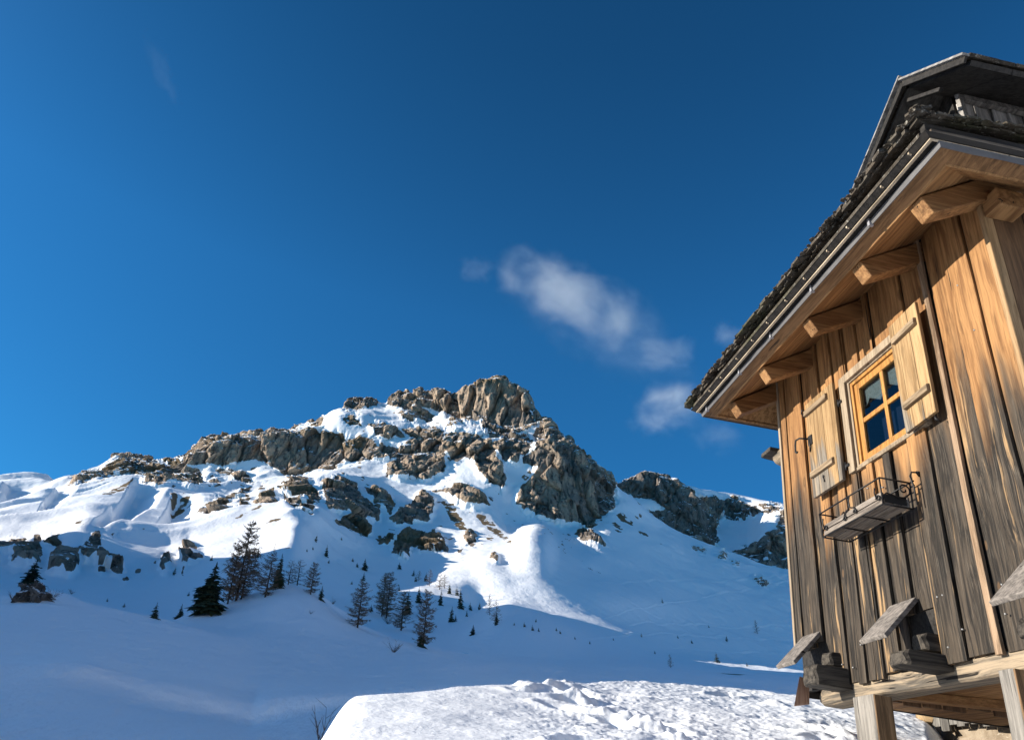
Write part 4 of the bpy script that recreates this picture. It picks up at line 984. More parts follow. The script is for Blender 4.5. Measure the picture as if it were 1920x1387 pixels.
# ---- wall boards; the joints were surveyed
YJ = [6.19, 6.085, 5.90, 5.757, 5.60, 5.45, 5.33, 5.215, 5.11, 5.005, 4.90, 4.815, 4.70, 4.60, 4.39, 4.175, 3.945, 3.885, 3.70, 3.475, 3.296]
WIN = (4.16, 5.03, 2.60, 3.42)
wall = MB()
def plank(y0, y1, z0, z1, dx, rnd, t=.026, drift=0):
    """vertical board with slightly wandering edges and a cupped face"""
    n = max(2, int((z1 - z0) / .22)); rings = []
    ph = rng.random() * 6
    for i in range(n + 1):
        z = z0 + (z1 - z0) * i / n
        e0 = .004 * math.sin(z * 3.1 + ph) + .002 * math.sin(z * 9 + ph); e1 = .004 * math.sin(z * 2.7 + ph * 1.7)
        a, b = y0 + .0055 + e0, y1 - .0055 + e1; x = 3.3 + dx + .003 * math.sin(z * 1.3 + ph)
        rings.append([(x + .004, a, z), (x + .001, a + .006, z), (x - .002, (a + b) / 2, z), (x + .001, b - .006, z), (x + .004, b, z), (x + t, b, z), (x + t, a, z)])
    wall.loft(rings, rnd)
for i in range(len(YJ) - 1):
    y1, y0 = YJ[i], YJ[i + 1]; dx = (.0, .016, -.008, .010)[i % 4] + rng.uniform(-.005, .005); rn = rng.random()
    narrow = y1 - y0 < .08
    if narrow:      # a strip of pale sapwood left between two boards
        main_wall = wall; wall = MB(); plank(y0, y1, 1.04, 4.06, -.012, .6)
        hp(wall, 'sapwood_strip', mat_wood('pale_sapwood', 'z', ((.16, .10, .055), (.32, .22, .14)), knots=False), bevel=0); wall = main_wall; continue
    zb = 1.035 + rng.uniform(0, .045); ym = (y0 + y1) / 2
    if 4.38 < ym < 4.72 or 5.76 < ym: zb = 1.40 + rng.uniform(-.02, .02)
    if 3.30 < ym < 3.58: zb = 1.40
    top = 4.06
    if y1 > WIN[0] + .02 and y0 < WIN[1] - .02:
        if y1 > WIN[1] + .01: plank(WIN[1], y1, zb, top, dx, rn); y1 = WIN[1]
        if y0 < WIN[0] - .01: plank(y0, WIN[0], zb, top, dx, rn); y0 = WIN[0]
        if y1 - y0 > .02: plank(y0, y1, zb, WIN[2], dx, rn); plank(y0, y1, WIN[3], top, dx, rn)
    else: plank(y0, y1, zb, top, dx, rn)
hp(wall, 'plank_wall', M_WALL, bevel=0)
# nails showing as small bright heads
nm_ = MB(); nm_.tube([(3.284, 0, 0), (3.30, 0, 0)], .006, 6); n0_ = None; M_NAIL = simple('nail_steel', (.45, .43, .40), .4, .5, .8)
for y, z in [(4.55, 1.16), (4.43, 1.15), (4.31, 1.14), (4.33, 1.45), (4.28, 1.45), (4.16, 1.22), (3.80, 1.24), (3.78, 1.40), (5.23, 1.30), (5.05, 1.34), (4.98, 1.36), (4.72, 2.34), (4.90, 2.40), (5.30, 2.6), (4.05, 3.2), (3.60, 3.4), (3.55, 3.0), (4.62, 1.18), (5.5, 1.2), (5.36, 1.16)]:
    if n0_ is None: n0_ = nm_.build('nail', M_NAIL, hut, (HL[0], 0, 0)); o_ = n0_
    else: o_ = n0_.copy(); C.objects.link(o_)
    o_.location = (0, y - HL[1], z - HL[2])
# backing shell so that the hut is closed
shell = MB()
wz0, wz1, wy0, wy1 = WIN[2], WIN[3], WIN[0], WIN[1]
for y0, y1, z0, z1 in ((3.33, wy0, 1.08, 4.1), (wy1, 6.17, 1.08, 4.1), (wy0, wy1, 1.08, wz0), (wy0, wy1, wz1, 4.1)): shell.box(3.335, 3.38, y0, y1, z0, z1)
for k in range(30):      # gable and back walls
    x0 = 3.345 + k * .16; shell.box(x0, x0 + .157, 6.15 + rng.uniform(0, .01), 6.185, 1.04, 4.3)
shell.box(7.9, 7.96, 3.3, 6.17, 1.04, 4.6)
shell.box(3.385, 7.88, 3.34, 6.14, 4.07, 4.11)
hp(shell, 'inner_shell', M_UNDER, bevel=0)  # dark backing stands in for shade in the recesses above the logs
endw = MB(); x = 3.36; k = 0
while x < 7.9:
    w_ = rng.uniform(.17, .25); endw.box(x + .002, x + w_ - .002, 3.262 + (.0, .014)[k % 2] + rng.uniform(-.003, .003), 3.33, 1.06 + rng.uniform(-.02, .02), 4.12); x += w_; k += 1
hp(endw, 'end_wall', M_WALLX, bevel=.004)
cb = MB(); cb.box(3.286, 3.358, 3.256, 3.296, 1.03, 4.0, .35); hp(cb, 'corner_board', mat_wood('corner_board_wood', 'z', ((.24, .145, .065), (.38, .25, .13)), aged=OLD, z_old=(.55, 1.1, 0), streak=.9), bevel=.006)
cb = MB(); cb.box(3.290, 3.40, 6.188, 6.222, 1.40, 4.04, .8); hp(cb, 'corner_board', M_CASE, bevel=.005)

# ---- window
def ring(mb, y0, y1, z0, z1, w, x0, x1, rnd=None, wb=None):
    wb = w if wb is None else wb
    mb.box(x0, x1, y0, y0 + w, z0, z1, rnd); mb.box(x0, x1, y1 - w, y1, z0, z1, rnd)
    mb.box(x0 + .001, x1 - .001, y0 + w, y1 - w, z1 - w, z1, rnd); mb.box(x0 + .001, x1 - .001, y0 + w, y1 - w, z0, z0 + wb, rnd)
cs_ = MB()
cs_.box(3.268, 3.312, 5.005, 5.085, 2.585, 3.455, .6); cs_.box(3.268, 3.312, 4.105, 4.185, 2.585, 3.455, .6)
cs_.box(3.266, 3.312, 4.185, 5.005, 3.385, 3.455, .7); cs_.box(3.285, 3.312, 4.185, 5.005, 2.585, 2.612, .2)
ring(cs_, 4.175, 5.0, 2.606, 3.392, .022, 3.292, 3.385, .4)
winf = hp(cs_, 'window', M_CASE, bevel=.004)
inner = MB(); ring(inner, 4.20, 4.975, 2.614, 3.365, .028, 3.302, 3.365, .5); hp(inner, 'inner_frame', M_SASH, winf, .003)
SY0, SY1, SZ0, SZ1 = 4.228, 4.945, 2.625, 3.335
sash = MB(); ring(sash, SY0, SY1, SZ0, SZ1, .058, 3.318, 3.356, .5, .07)
ym = (SY0 + SY1) / 2; zm = (SZ0 + SZ1) / 2 + .005
sash.box(3.322, 3.352, ym - .020, ym + .020, SZ0 + .07, SZ1 - .058, .7)
sash.box(3.3225, 3.3515, SY0 + .058, ym - .020, zm - .020, zm + .020, .3); sash.box(3.3225, 3.3515, ym + .020, SY1 - .058, zm - .020, zm + .020, .3)
hp(sash, 'sash', M_SASH, winf, .004)
def mat_glass():
    t = NT('window_glass'); t.n.remove(t.bsdf)
    tr = t.add('ShaderNodeBsdfTransparent'); tr.inputs[0].default_value = (.60, .65, .67, 1); gl = t.add('ShaderNodeBsdfGlossy'); gl.inputs['Roughness'].default_value = .02
    fr = t.add('ShaderNodeFresnel'); fr.inputs[0].default_value = 1.62
    mx = t.add('ShaderNodeMixShader'); gm = t.add('ShaderNodeNewGeometry'); t.put(mx.inputs[0], t.math('MULTIPLY', fr.outputs[0], t.math('SUBTRACT', 1.0, gm.outputs['Backfacing']))); t.l.new(tr.outputs[0], mx.inputs[1]); t.l.new(gl.outputs[0], mx.inputs[2]); t.l.new(mx.outputs[0], t.out.inputs['Surface'])
    return t.m
gl = MB(); gl.box(3.334, 3.338, SY0 + .05, SY1 - .05, SZ0 + .06, SZ1 - .05, .5); hp(gl, 'pane', mat_glass(), winf, 0)
# lace valance with a zigzag edge, and a blue curtain behind the lower panes
def cloth(mb, y0, y1, ztop, zfun, x, folds, depth, n=72):
    vs = []; fs = []
    for i in range(n + 1):
        y = y0 + (y1 - y0) * i / n; zb = zfun(y); m = 8
        for j in range(m + 1):
            z = ztop + (zb - ztop) * j / m; vs.append((x + depth * math.sin(folds * (y - y0) * 6.283) * (.3 + .7 * j / m), y, z))
    for i in range(n):
        for j in range(8): a = i * 9 + j; fs.append((a, a + 1, a + 10, a + 9))
    mb.add(vs, fs, .5, True)
lace = MB(); cloth(lace, SY0 + .03, SY1 - .03, 3.31, lambda y: 3.20 - .075 * abs(((y - SY0) / .12) % 2 - 1) - .03, 3.372, 5, .006)
lo_ = hp(lace, 'lace_curtain', simple('white_lace', (.42, .44, .42), .9, .1, 0, .55, 60), winf, 0); sm_ = lo_.modifiers.new('cloth', 'SOLIDIFY'); sm_.thickness = .002
cur = MB(); cloth(cur, SY0 + .03, SY1 - .19, 2.97, lambda y: 2.60, 3.395, 9, .010)
lo_ = hp(cur, 'blue_curtain', simple('blue_cloth', (.028, .040, .075), .9, .1, 0, .25, 40), winf, 0); sm_ = lo_.modifiers.new('cloth', 'SOLIDIFY'); sm_.thickness = .003

# ---- shutters
M_IRON = simple('black_iron', (.025, .024, .024), .55, .4, .6, .3, 30)
def shutter(y0, y1, z0, z1, xo, xi, joints, bats, tilt=0.0):
    sh_ = MB(); ys = [y1] + joints + [y0]
    for i in range(len(ys) - 1):
        a, b = ys[i + 1], ys[i]; d_ = rng.uniform(-.002, .002)
        xa = lambda y: tilt * (y1 - y)
        sh_.hexa([(xo + d_ - xa(a), a + .0015, z0), (xi - xa(a), a + .0015, z0), (xi - xa(b), b - .0015, z0), (xo + d_ - xa(b), b - .0015, z0),
                  (xo + d_ - xa(a), a + .0015, z1), (xi - xa(a), a + .0015, z1), (xi - xa(b), b - .0015, z1), (xo + d_ - xa(b), b - .0015, z1)])
    o = hp(sh_, 'shutter', M_SHUT, bevel=.003)
    for zb, ya, yb in bats:
        b_ = MB(); xa = tilt * (y1 - ya); xb = tilt * (y1 - yb)
        b_.hexa([(xo - .028 - xa, ya, zb), (xo - xa, ya, zb - .004), (xo - xb, yb, zb - .004), (xo - .028 - xb, yb, zb), (xo - .026 - xa, ya, zb + .05), (xo - xa, ya, zb + .062), (xo - xb, yb, zb + .062), (xo - .026 - xb, yb, zb + .05)])
        hp(b_, 'batten', M_BATY, o, .004)
    return o
shL = shutter(5.115, 5.575, 2.545, 3.445, 3.228, 3.256, [5.46, 5.31, 5.17], [(3.325, 5.20, 5.572), (2.72, 5.20, 5.56)])
shR = shutter(3.93, 4.285, 2.575, 3.475, 3.226, 3.254, [4.20, 4.05], [(3.29, 3.95, 4.24), (2.735, 3.94, 4.235)], .06)
# hinges, hook and keyhole plate on the left one
for z in (3.24, 2.66):
    hg = MB(); hg.tube([(3.262, 5.105, z - .035), (3.262, 5.105, z + .035)], .009, 8); hg.box(3.258, 3.264, 5.06, 5.105, z - .012, z + .012); hp(hg, 'hinge', M_IRON, shL, 0)
hk = MB(); hk.tube([(3.222, 5.56, 3.10), (3.16, 5.60, 3.112), (3.155, 5.66, 3.115), (3.15, 5.665, 3.06), (3.148, 5.665, 3.00), (3.148, 5.645, 2.985), (3.148, 5.632, 2.995)], .0085, 7); hk.box(3.218, 3.229, 5.50, 5.565, 3.03, 3.12); hk.tube([(3.224, 5.54, 3.10), (3.214, 5.53, 3.02), (3.222, 5.55, 2.97)], .007, 6)
hp(hk, 'latch', M_IRON, shL, 0)
hk = MB(); hk.tube([(3.226, 5.585, 3.395), (3.20, 5.592, 3.40), (3.20, 5.60, 3.37), (3.22, 5.58, 3.34)], .008, 6); hk.tube([(3.222, 5.585, 3.36), (3.216, 5.585, 3.33)], .014, 8); hp(hk, 'hook', M_IRON, shL, 0)
hk = MB(); hk.tube([(3.225, 5.38, 2.672), (3.219, 5.38, 2.672)], .012, 8); hk.tube([(3.222, 5.38, 2.665), (3.220, 5.37, 2.62)], .005, 6); hp(hk, 'keyhole_plate', M_IRON, shL, 0)
for z in (3.30, 2.70):
    hg = MB(); hg.tube([(3.262, 4.292, z - .03), (3.262, 4.292, z + .03)], .009, 8); hp(hg, 'hinge', M_IRON, shR, 0)
hk = MB(); hk.tube([(3.23, 3.97, 2.56), (3.22, 3.96, 2.53), (3.25, 3.955, 2.52)], .010, 7); hp(hk, 'hook', M_IRON, shR, 0)

# ---- eaves of the skirt roof: profiles swept round three sides (o = overhang at the wall, n = at the ends)
XE = 8.0
def eave(mb, prof, rnd=None, wob=0.0, seg=1):
    """prof: list of (o, n, z); stations: near end inside, near corner, far corner, far end inside"""
    rings = []
    def st(fn): rings.append([fn(*q) for q in prof])
    for i in range(seg + 1):
        u = i / seg; st(lambda o, n, z: (XE + (3.3 - o - XE) * u, 3.267 - n, z + (rng.uniform(-wob, wob) if 0 < i < seg else 0)))
    for i in range(1, seg + 1):
        u = i / seg; j = rng.uniform(-wob, wob) if i < seg else 0
        st(lambda o, n, z: (3.3 - o + j * .6, (3.267 - n) + ((6.19 + n) - (3.267 - n)) * u, z + j))
    for i in range(1, seg + 1):
        u = i / seg; st(lambda o, n, z: (3.3 - o + (XE - 3.3 + o) * u, 6.19 + n, z))
    mb.loft(rings, rnd)
def zs(o): return 3.715 + (.52 - o) * .625         # underside of the rafters' boards
# soffit boards, in strips along the eave
sof = MB(); cuts = [.505, .36, .19, .02, -.03]
for i in range(len(cuts) - 1):
    a, b = cuts[i], cuts[i + 1] + .004
    na, nb = a * .66, b * .66
    eave(sof, [(a, na, zs(a) + .010), (b, nb, zs(b) + .010), (b, nb, zs(b) + .034), (a, na, zs(a) + .034)])
hp(sof, 'soffit', M_HONEYY, bevel=0)
fa = MB(); eave(fa, [(.505, .335, 3.722), (.520, .350, 3.712), (.535, .36, 3.732), (.520, .345, 3.760)], .8); hp(fa, 'fascia', M_HONEYY, bevel=0)
fb_ = MB(); eave(fb_, [(.5205, .3475, 3.722), (.618, .448, 3.748), (.622, .452, 3.775), (.520, .35, 3.79)], .3); hp(fb_, 'eave_board', M_BROWNY, bevel=0)
fl_ = MB(); eave(fl_, [(.6185, .4485, 3.740), (.626, .456, 3.738), (.636, .466, 3.778), (.630, .460, 3.780)], .5, .007, 26)
hp(fl_, 'metal_flashing', simple('lead_flashing', (.10, .098, .10), .6, .4, .2, .5, 7), bevel=0)
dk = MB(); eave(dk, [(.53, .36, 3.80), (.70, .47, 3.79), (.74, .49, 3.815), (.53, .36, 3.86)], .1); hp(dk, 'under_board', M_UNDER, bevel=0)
for y in (6.50, 5.70, 5.05, 4.35, 3.55):
    cl = MB(); cl.box(2.655, 2.69, y - .012, y + .012, 3.735, 3.815, .6); hp(cl, 'flashing_clip', simple('grey_clip', (.30, .30, .32), .5, .5, .4), bevel=.003)
la = MB(); eave(la, [(.672, .452, 3.778), (.692, .462, 3.780), (.690, .462, 3.803), (.670, .452, 3.803)], .7, .003, 9); hp(la, 'lath', M_PALEY, bevel=0)
for k in range(11):
    y = 2.95 + k * .33 + rng.uniform(-.06, .06); hb_ = MB(); hb_.box(2.57, 2.635, y, y + .012, 3.795, 3.812, rng.random()); hp(hb_, 'lath_pin', M_PALEY, bevel=0)

# ---- rafter tails
def rafter(y0, y1, oo=.50):
    mb = MB()
    p = [(3.3 - oo, 3.727), (3.3 - oo + .075, 3.602), (3.42, 3.905), (3.42, 4.10)]
    j = [rng.uniform(-.006, .006) for _ in range(4)]
    mb.loft([[(x, y, z + j[i]) for i, (x, z) in enumerate(p)] for y in (y0, (y0 + y1) / 2, y1)])
    return hp(mb, 'rafter_tail', M_HONEYX, bevel=.008)
for y0, y1 in ((3.20, 3.325), (3.90, 4.02), (4.66, 4.77), (5.495, 5.605)): rafter(y0, y1)
rafter(6.20, 6.33, .47)
# near corner bracket under the end wall's eave
mb = MB(); mb.box(3.30, 3.50, 3.12, 3.26, 3.72, 3.87); hp(mb, 'bracket', M_HONEYY, bevel=.01)

# ---- shingle roof: three slopes of split shingles
M_ROOF = None
def mat_roof():
    t = NT('mossy_shingles'); v = t.coord(); r = t.attr('rnd'); n = t.noise(v, 9, 5, .65); n2 = t.noise(v, 38, 4, .7); m = t.noise(v, 2.2, 4)
    c = t.mix(t.range(n, .3, .7), (.022, .020, .017), (.105, .092, .074)); c = t.mix(t.math('MULTIPLY', r, .5), c, (.085, .062, .042))
    c = t.mix(t.math('MULTIPLY', t.range(n2, .56, .68), .8), c, (.30, .29, .255)); c = t.mix(t.math('MULTIPLY', t.range(m, .5, .72), .6), c, (.055, .062, .028))
    return t.done(c, .92, t.bump(t.math('ADD', n, t.math('MULTIPLY', n2, .5)), .9, .012), .15)
M_ROOF = mat_roof()
roof = MB()
def lift_(x, y): return .075 * min(1, max(0, (6.6 - y) / 3.85)) + (.07 * min(1, max(0, (x - 2.5) / .8)) if y < 3.1 else 0)
def zr_(o): return 3.80 + (.78 - o) * .60           # top of the sheathing
def shing(o, s, side, w, L, th, lift):
    """one shingle with its butt at overhang o; s = position along the eave"""
    d_hip = (min(s - (3.267 - (o - .28)), 6.19 + (o - .28) - s - w) if side == 0 else s - (3.3 - o)); L = min(L, max(.10, d_hip * .8 + .06))
    dz = .60 * L
    if side == 0:
        q = lambda oo, y: (3.3 - oo, y)
        y0, y1 = s, s + w
        P = [(3.3 - o, y0, zr_(o) + lift), (3.3 - o, y1, zr_(o) + lift), (3.3 - o + L, y1, zr_(o) + lift + dz - .01), (3.3 - o + L, y0, zr_(o) + lift + dz - .01)]
    elif side == 1:
        y = 3.267 - (o - .28); P = [(s + w, y, zr_(o) + lift), (s, y, zr_(o) + lift), (s, y + L, zr_(o) + lift + dz - .01), (s + w, y + L, zr_(o) + lift + dz - .01)]
    else:
        y = 6.19 + (o - .28); P = [(s, y, zr_(o) + lift), (s + w, y, zr_(o) + lift), (s + w, y - L, zr_(o) + lift + dz - .01), (s, y - L, zr_(o) + lift + dz - .01)]
    j = lambda k: rng.uniform(-k, k)
    lf_ = lift_(P[0][0], P[0][1]) * (1 if o > .3 else .6)
    bot = [(x + j(.004), y + j(.004), z + lf_ + j(.004)) for x, y, z in P]; top = [(x + j(.003), y + j(.003), z + th + j(.004)) for x, y, z in bot]
    roof.hexa(bot + top)
k = 0
while .80 - k * .15 > -1.6:
    o = .80 - k * .15; edge = k == 0
    lay = 3 if edge else 1
    for q in range(lay):
        oo = o - (.055 * (lay - 1 - q) if edge else 0) - (.03 if edge and q == 0 else 0); lf = (.034 * q if edge else .075)
        s = 3.267 - (oo - .28); end = 6.19 + (oo - .28)
        s = max(s, 2.2)
        while s < end - .04:
            w_ = min(rng.uniform(.07, .15), end - s); shing(oo + rng.uniform(-.018, .018) * (2 if edge else 1), s, 0, w_ - .004, .34, rng.uniform(.020, .034), lf + rng.uniform(-.008, .012)); s += w_
        if o > .20:
            for side in (1, 2):
                s = 3.3 - oo
                while s < XE:
                    w_ = rng.uniform(.07, .15); shing(oo + rng.uniform(-.018, .018), s, side, w_ - .004, .34, rng.uniform(.016, .026), lf + rng.uniform(-.004, .006)); s += w_
    k += 1
# sheathing under the shingles
A = [(2.56, 2.81, 3.812), (2.56, 6.64, 3.812), (5.0, 6.64, 5.26), (5.0, 3.30, 5.26), (3.10, 3.30, 4.13)]
for a, b in (((2.56, 3.812), (4.9, 5.20)),):
    roof.hexa([(a[0], 2.83, a[1]), (b[0], 3.33, b[1]), (b[0], 6.6, b[1]), (a[0], 6.6, a[1]), (a[0], 2.83, a[1] + .03), (b[0], 3.33, b[1] + .03), (b[0], 6.6, b[1] + .03), (a[0], 6.6, a[1] + .03)])
for ya, yb in ((2.80, 3.27), (6.66, 6.19)):
    roof.hexa([(2.62, ya, 3.815), (XE, ya, 3.815), (XE, yb, 4.09), (3.0, yb, 4.09), (2.62, ya, 3.845), (XE, ya, 3.845), (XE, yb, 4.12), (3.0, yb, 4.12)])
roof.hexa([(4.9, 3.3, 5.19), (XE, 3.3, 5.19), (XE, 6.64, 5.19), (4.9, 6.64, 5.19), (4.9, 3.3, 5.22), (XE, 3.3, 5.22), (XE, 6.64, 5.22), (4.9, 6.64, 5.22)])
# moss and lichen cushions along the edge
def cushion(p, r):
    n = 6; rings = []
    for i in range(4):
        u = i / 3; rr = r * math.cos(u * 1.45) * rng.uniform(.8, 1.15)
        rings.append([(p[0] + rr * math.cos(6.283 * j / n + i * .5) * rng.uniform(.8, 1.2), p[1] + rr * math.sin(6.283 * j / n + i * .5) * rng.uniform(.8, 1.2), p[2] - .004 + r * .8 * math.sin(u * 1.45)) for j in range(n)])
    roof.loft(rings, rng.random())
for i in range(720):
    o = .80 - abs(rng.gauss(0, .09)); y = rng.uniform(2.74, 6.68); cushion((3.3 - o, y, lift_(3.3 - o, y) + zr_(o) + .095 + rng.uniform(-.015, .015)), rng.uniform(.010, .030))
for i in range(260):
    o = .80 - abs(rng.gauss(0, .09)); xc = rng.uniform(2.5, 4.4); cushion((xc, 3.267 - (o - .28), lift_(xc, 2.8) + zr_(o) + .075 + rng.uniform(-.01, .015)), rng.uniform(.008, .024))
rf = hp(roof, 'shingle_roof', M_ROOF, bevel=0)

ne = MB(); ne.box(2.62, XE, 2.795, 2.83, 3.80, 3.865, .3); hp(ne, 'near_eave_board', mat_wood('stained_board', 'x', ((.11, .085, .062), (.26, .21, .155)), knots=False), bevel=.004)
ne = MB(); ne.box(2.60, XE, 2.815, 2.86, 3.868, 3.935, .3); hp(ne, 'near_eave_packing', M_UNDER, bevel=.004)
# ---- upper gable roof over the end of the hut
M_VERGE = mat_wood('silver_verge_board', 'y', ((.13, .125, .12), (.30, .285, .265)), knots=False)
XV = 3.0
PE, PA, PF_ = (2.77, 4.620), (3.345, 5.080), (4.95, 4.05)
up = MB()
def slab(a, b, t0, t1, x0, x1, rnd=None, mbx=None):
    d = Vector((b[0] - a[0], b[1] - a[1])).normalized(); n_ = Vector((-d.y, d.x))
    if n_.y < 0: n_ = -n_
    q = lambda p, t: (p[0] + n_.x * t, p[1] + n_.y * t)
    r = [q(a, t0), q(b, t0), q(b, t1), q(a, t1)]
    (mbx or up).loft([[(x, y, z) for y, z in r] for x in (x0, x1)], rnd)
for k in range(16):      # roof boards running down the slope
    x0 = XV + .03 + k * .3; slab(PE, PA, -.035 + rng.uniform(-.002, .002), .0, x0, x0 + .296); slab(PA, PF_, -.035 + rng.uniform(-.002, .002), .0, x0, x0 + .296)
hp(up, 'upper_roof_boards', mat_wood('dark_roof_boards', 'y', ((.018, .017, .016), (.05, .047, .043)), knots=False), bevel=0)
us = MB()
for a, b, nrow in ((PE, PA, 7), (PA, PF_, 16)):
    for k in range(nrow):
        u0 = k / nrow; u1 = min(1, (k + 1.35) / nrow)
        if a is PA: u0, u1 = 1 - u0, max(0, 1 - (k + 1.35) / nrow)
        x = XV + .01
        while x < 7.8:
            w_ = rng.uniform(.08, .15); j = rng.uniform(-.012, .012)
            p0 = (a[0] + (b[0] - a[0]) * (u0 + j), a[1] + (b[1] - a[1]) * (u0 + j)); p1 = (a[0] + (b[0] - a[0]) * u1, a[1] + (b[1] - a[1]) * u1)
            slab(p0, p1, .003 + rng.uniform(0, .004) + (.014), .03 + rng.uniform(0, .006) + .010, x, x + w_ - .004, None, us); x += w_
hp(us, 'upper_shingles', M_ROOF, bevel=0)
vb = MB(); slab(PE, (PA[0] + .02, PA[1] + .016), .0185, .036, XV - .045, XV + .05, .8, vb); hp(vb, 'verge_board', M_VERGE, bevel=.003); vb = MB(); slab(PE, PA, -.030, .018, XV - .020, XV, .2, vb); hp(vb, 'verge_under_board', M_UNDER, bevel=.003)
if 0: vb = MB(); slab(PE, (PA[0] + .02, PA[1] + .016), .0185, .036, XV - .045, XV + .05, .8, vb); hp(vb, 'verge_board', M_VERGE, bevel=.003)
vb = MB(); slab((PA[0] - .03, PA[1] + .04), PF_, .0185, .034, XV - .048, XV + .05, .9, vb); hp(vb, 'verge_board', M_VERGE, bevel=.003); vb = MB(); slab(PA, PF_, -.030, .018, XV - .022, XV - .001, .2, vb); hp(vb, 'verge_under_board', M_UNDER, bevel=.003)
if 0: vb = MB(); slab((PA[0] - .03, PA[1] + .04), PF_, .0185, .034, XV - .048, XV + .05, .9, vb); hp(vb, 'verge_board', M_VERGE, bevel=.003)
vb = MB(); slab((3.05, 4.765), (3.36, 5.015), -.075, -.045, XV + .04, XV + .07, .1, vb); hp(vb, 'verge_batten', M_UNDER, bevel=.003)
uw = MB(); x = 3.375; k = 0
while x < 7.8:
    w_ = rng.uniform(.10, .15); uw.box(x + .002, x + w_ - .002, 3.285 + (0, .01)[k % 2], 3.32, 3.95, 4.93); uw.box(x + w_ - .016, x + w_ + .010, 3.270, 3.2845, 3.95, 4.90); x += w_; k += 1
hp(uw, 'upper_wall', M_UPPER, bevel=.002)
uw = MB(); y = 3.33
while y < 4.9:
    zt = (4.62 + (y - 2.77) * .8 if y < 3.345 else 5.08 - (y + .14 - 3.345) * .64) - .05; uw.box(3.362, 3.40, y, y + .136, 3.95, max(4.0, zt)); y += .14
hp(uw, 'gable_boards', M_UNDER, bevel=0)
tb = MB(); tb.box(3.345, 3.385, 3.245, 3.283, 3.95, 4.99, .7); hp(tb, 'upper_corner_board', M_VERGE, bevel=.004)
tb = MB(); tb.box(3.386, 7.8, 3.235, 3.275, 4.895, 4.985, .3); hp(tb, 'wall_plate', M_VERGE, bevel=.006)

# ---- sill beam, floor, posts
def hewn(mb, x0, x1, z0, z1, ya, yb, n=24, wob=.008, rnd=None, chamfer=.05):
    rings = []
    for i in range(n + 1):
        u = i / n; y = ya + (yb - ya) * u; e = min(u, 1 - u) * (abs(yb - ya)) ; c = max(0, chamfer - e) * .8
        w1, w2 = wob * math.sin(y * 4.1 + 1) + rng.uniform(-wob, wob) * .35, wob * math.sin(y * 2.7) + rng.uniform(-wob, wob) * .35
        rings.append([(x0 + w1 + c, y, z0 + w2 + c + .012), (x0 + w1 + .015 + c, y, z0 + w2 + c), (x1 - c, y, z0 + c), (x1 - c, y, z1 - c * .5), (x0 + .015 + w1 + c, y, z1 - c * .5 + w2), (x0 + w1 + c, y, z1 - .012 + w2 - c * .5)])
    mb.loft(rings, rnd)
sb = MB(); hewn(sb, 3.335, 3.50, .950, 1.075, 6.02, 3.28, rnd=.6); hp(sb, 'sill_beam', M_GREYY, bevel=0)
fb2 = MB(); hewn(fb2, 3.36, 3.42, 1.066, 1.15, 6.1, 3.3, rnd=.2, wob=.004); hp(fb2, 'dark_sill_log', M_DARKX, bevel=0)
fl3 = MB()
for k in range(10): fl3.box(3.46 + k * .16, 3.616 + k * .16, 3.3, 6.15, 1.045 + rng.uniform(-.002, .002), 1.075)
hp(fl3, 'floor_boards', M_HONEYY, bevel=0)
fj = MB(); fj.hexa([(3.46, 5.35, .985), (4.9, 4.92, .985), (4.9, 5.04, .985), (3.46, 5.47, .985), (3.46, 5.35, 1.044), (4.9, 4.92, 1.044), (4.9, 5.04, 1.044), (3.46, 5.47, 1.044)]); hp(fj, 'floor_joist', M_HONEYX, bevel=.004)
hk2 = MB(); x = 3.50
while x < 5.2:
    w_ = rng.uniform(.10, .17); y = 5.58 - (x - 3.46) * .26; hk2.box(x, x + w_ - .004, y, y + .03, .985 + rng.uniform(-.02, .02), 1.044); x += w_
hp(hk2, 'hanging_boards', mat_wood('hanging_board_wood', 'z', ((.09, .05, .028), (.17, .10, .055)), knots=False), bevel=.002)
def post(y0, y1, dx, name='post'):
    mb = MB(); rings = []; n = 10
    for i in range(n + 1):
        u = i / n; z = -.2 + (.948 + .2) * u; a = .006 * math.sin(z * 5 + y0); b = .006 * math.sin(z * 6 + y1)
        rings.append([(3.250 + a, y0 + .014 + b, z), (3.262 + a, y0 + b, z), (3.25 + dx, y0 + b, z), (3.25 + dx, y1 + a, z), (3.262 + a, y1 + a, z), (3.250 + a, y1 - .014 + a, z)])
    mb.loft(rings, .5)
    # long drying cracks
    return hp(mb, name, M_GREYZ, bevel=.004)
post(5.10, 5.355, .135); post(3.795, 3.908, .20)
sp = MB(); sp.box(3.256, 3.45, 3.780, 3.794, -.2, .945); hp(sp, 'post_board', M_BROWNZ, bevel=.003)
sp = MB(); sp.box(3.256, 3.385, 5.085, 5.099, -.2, .945); hp(sp, 'post_board', M_BROWNZ, bevel=.003)
for y in (5.9, 4.6, 3.5): sp = MB(); sp.box(6.2, 6.42, y - .1, y + .1, -.2, 1.04); hp(sp, 'post', M_GREYZ, bevel=.008)

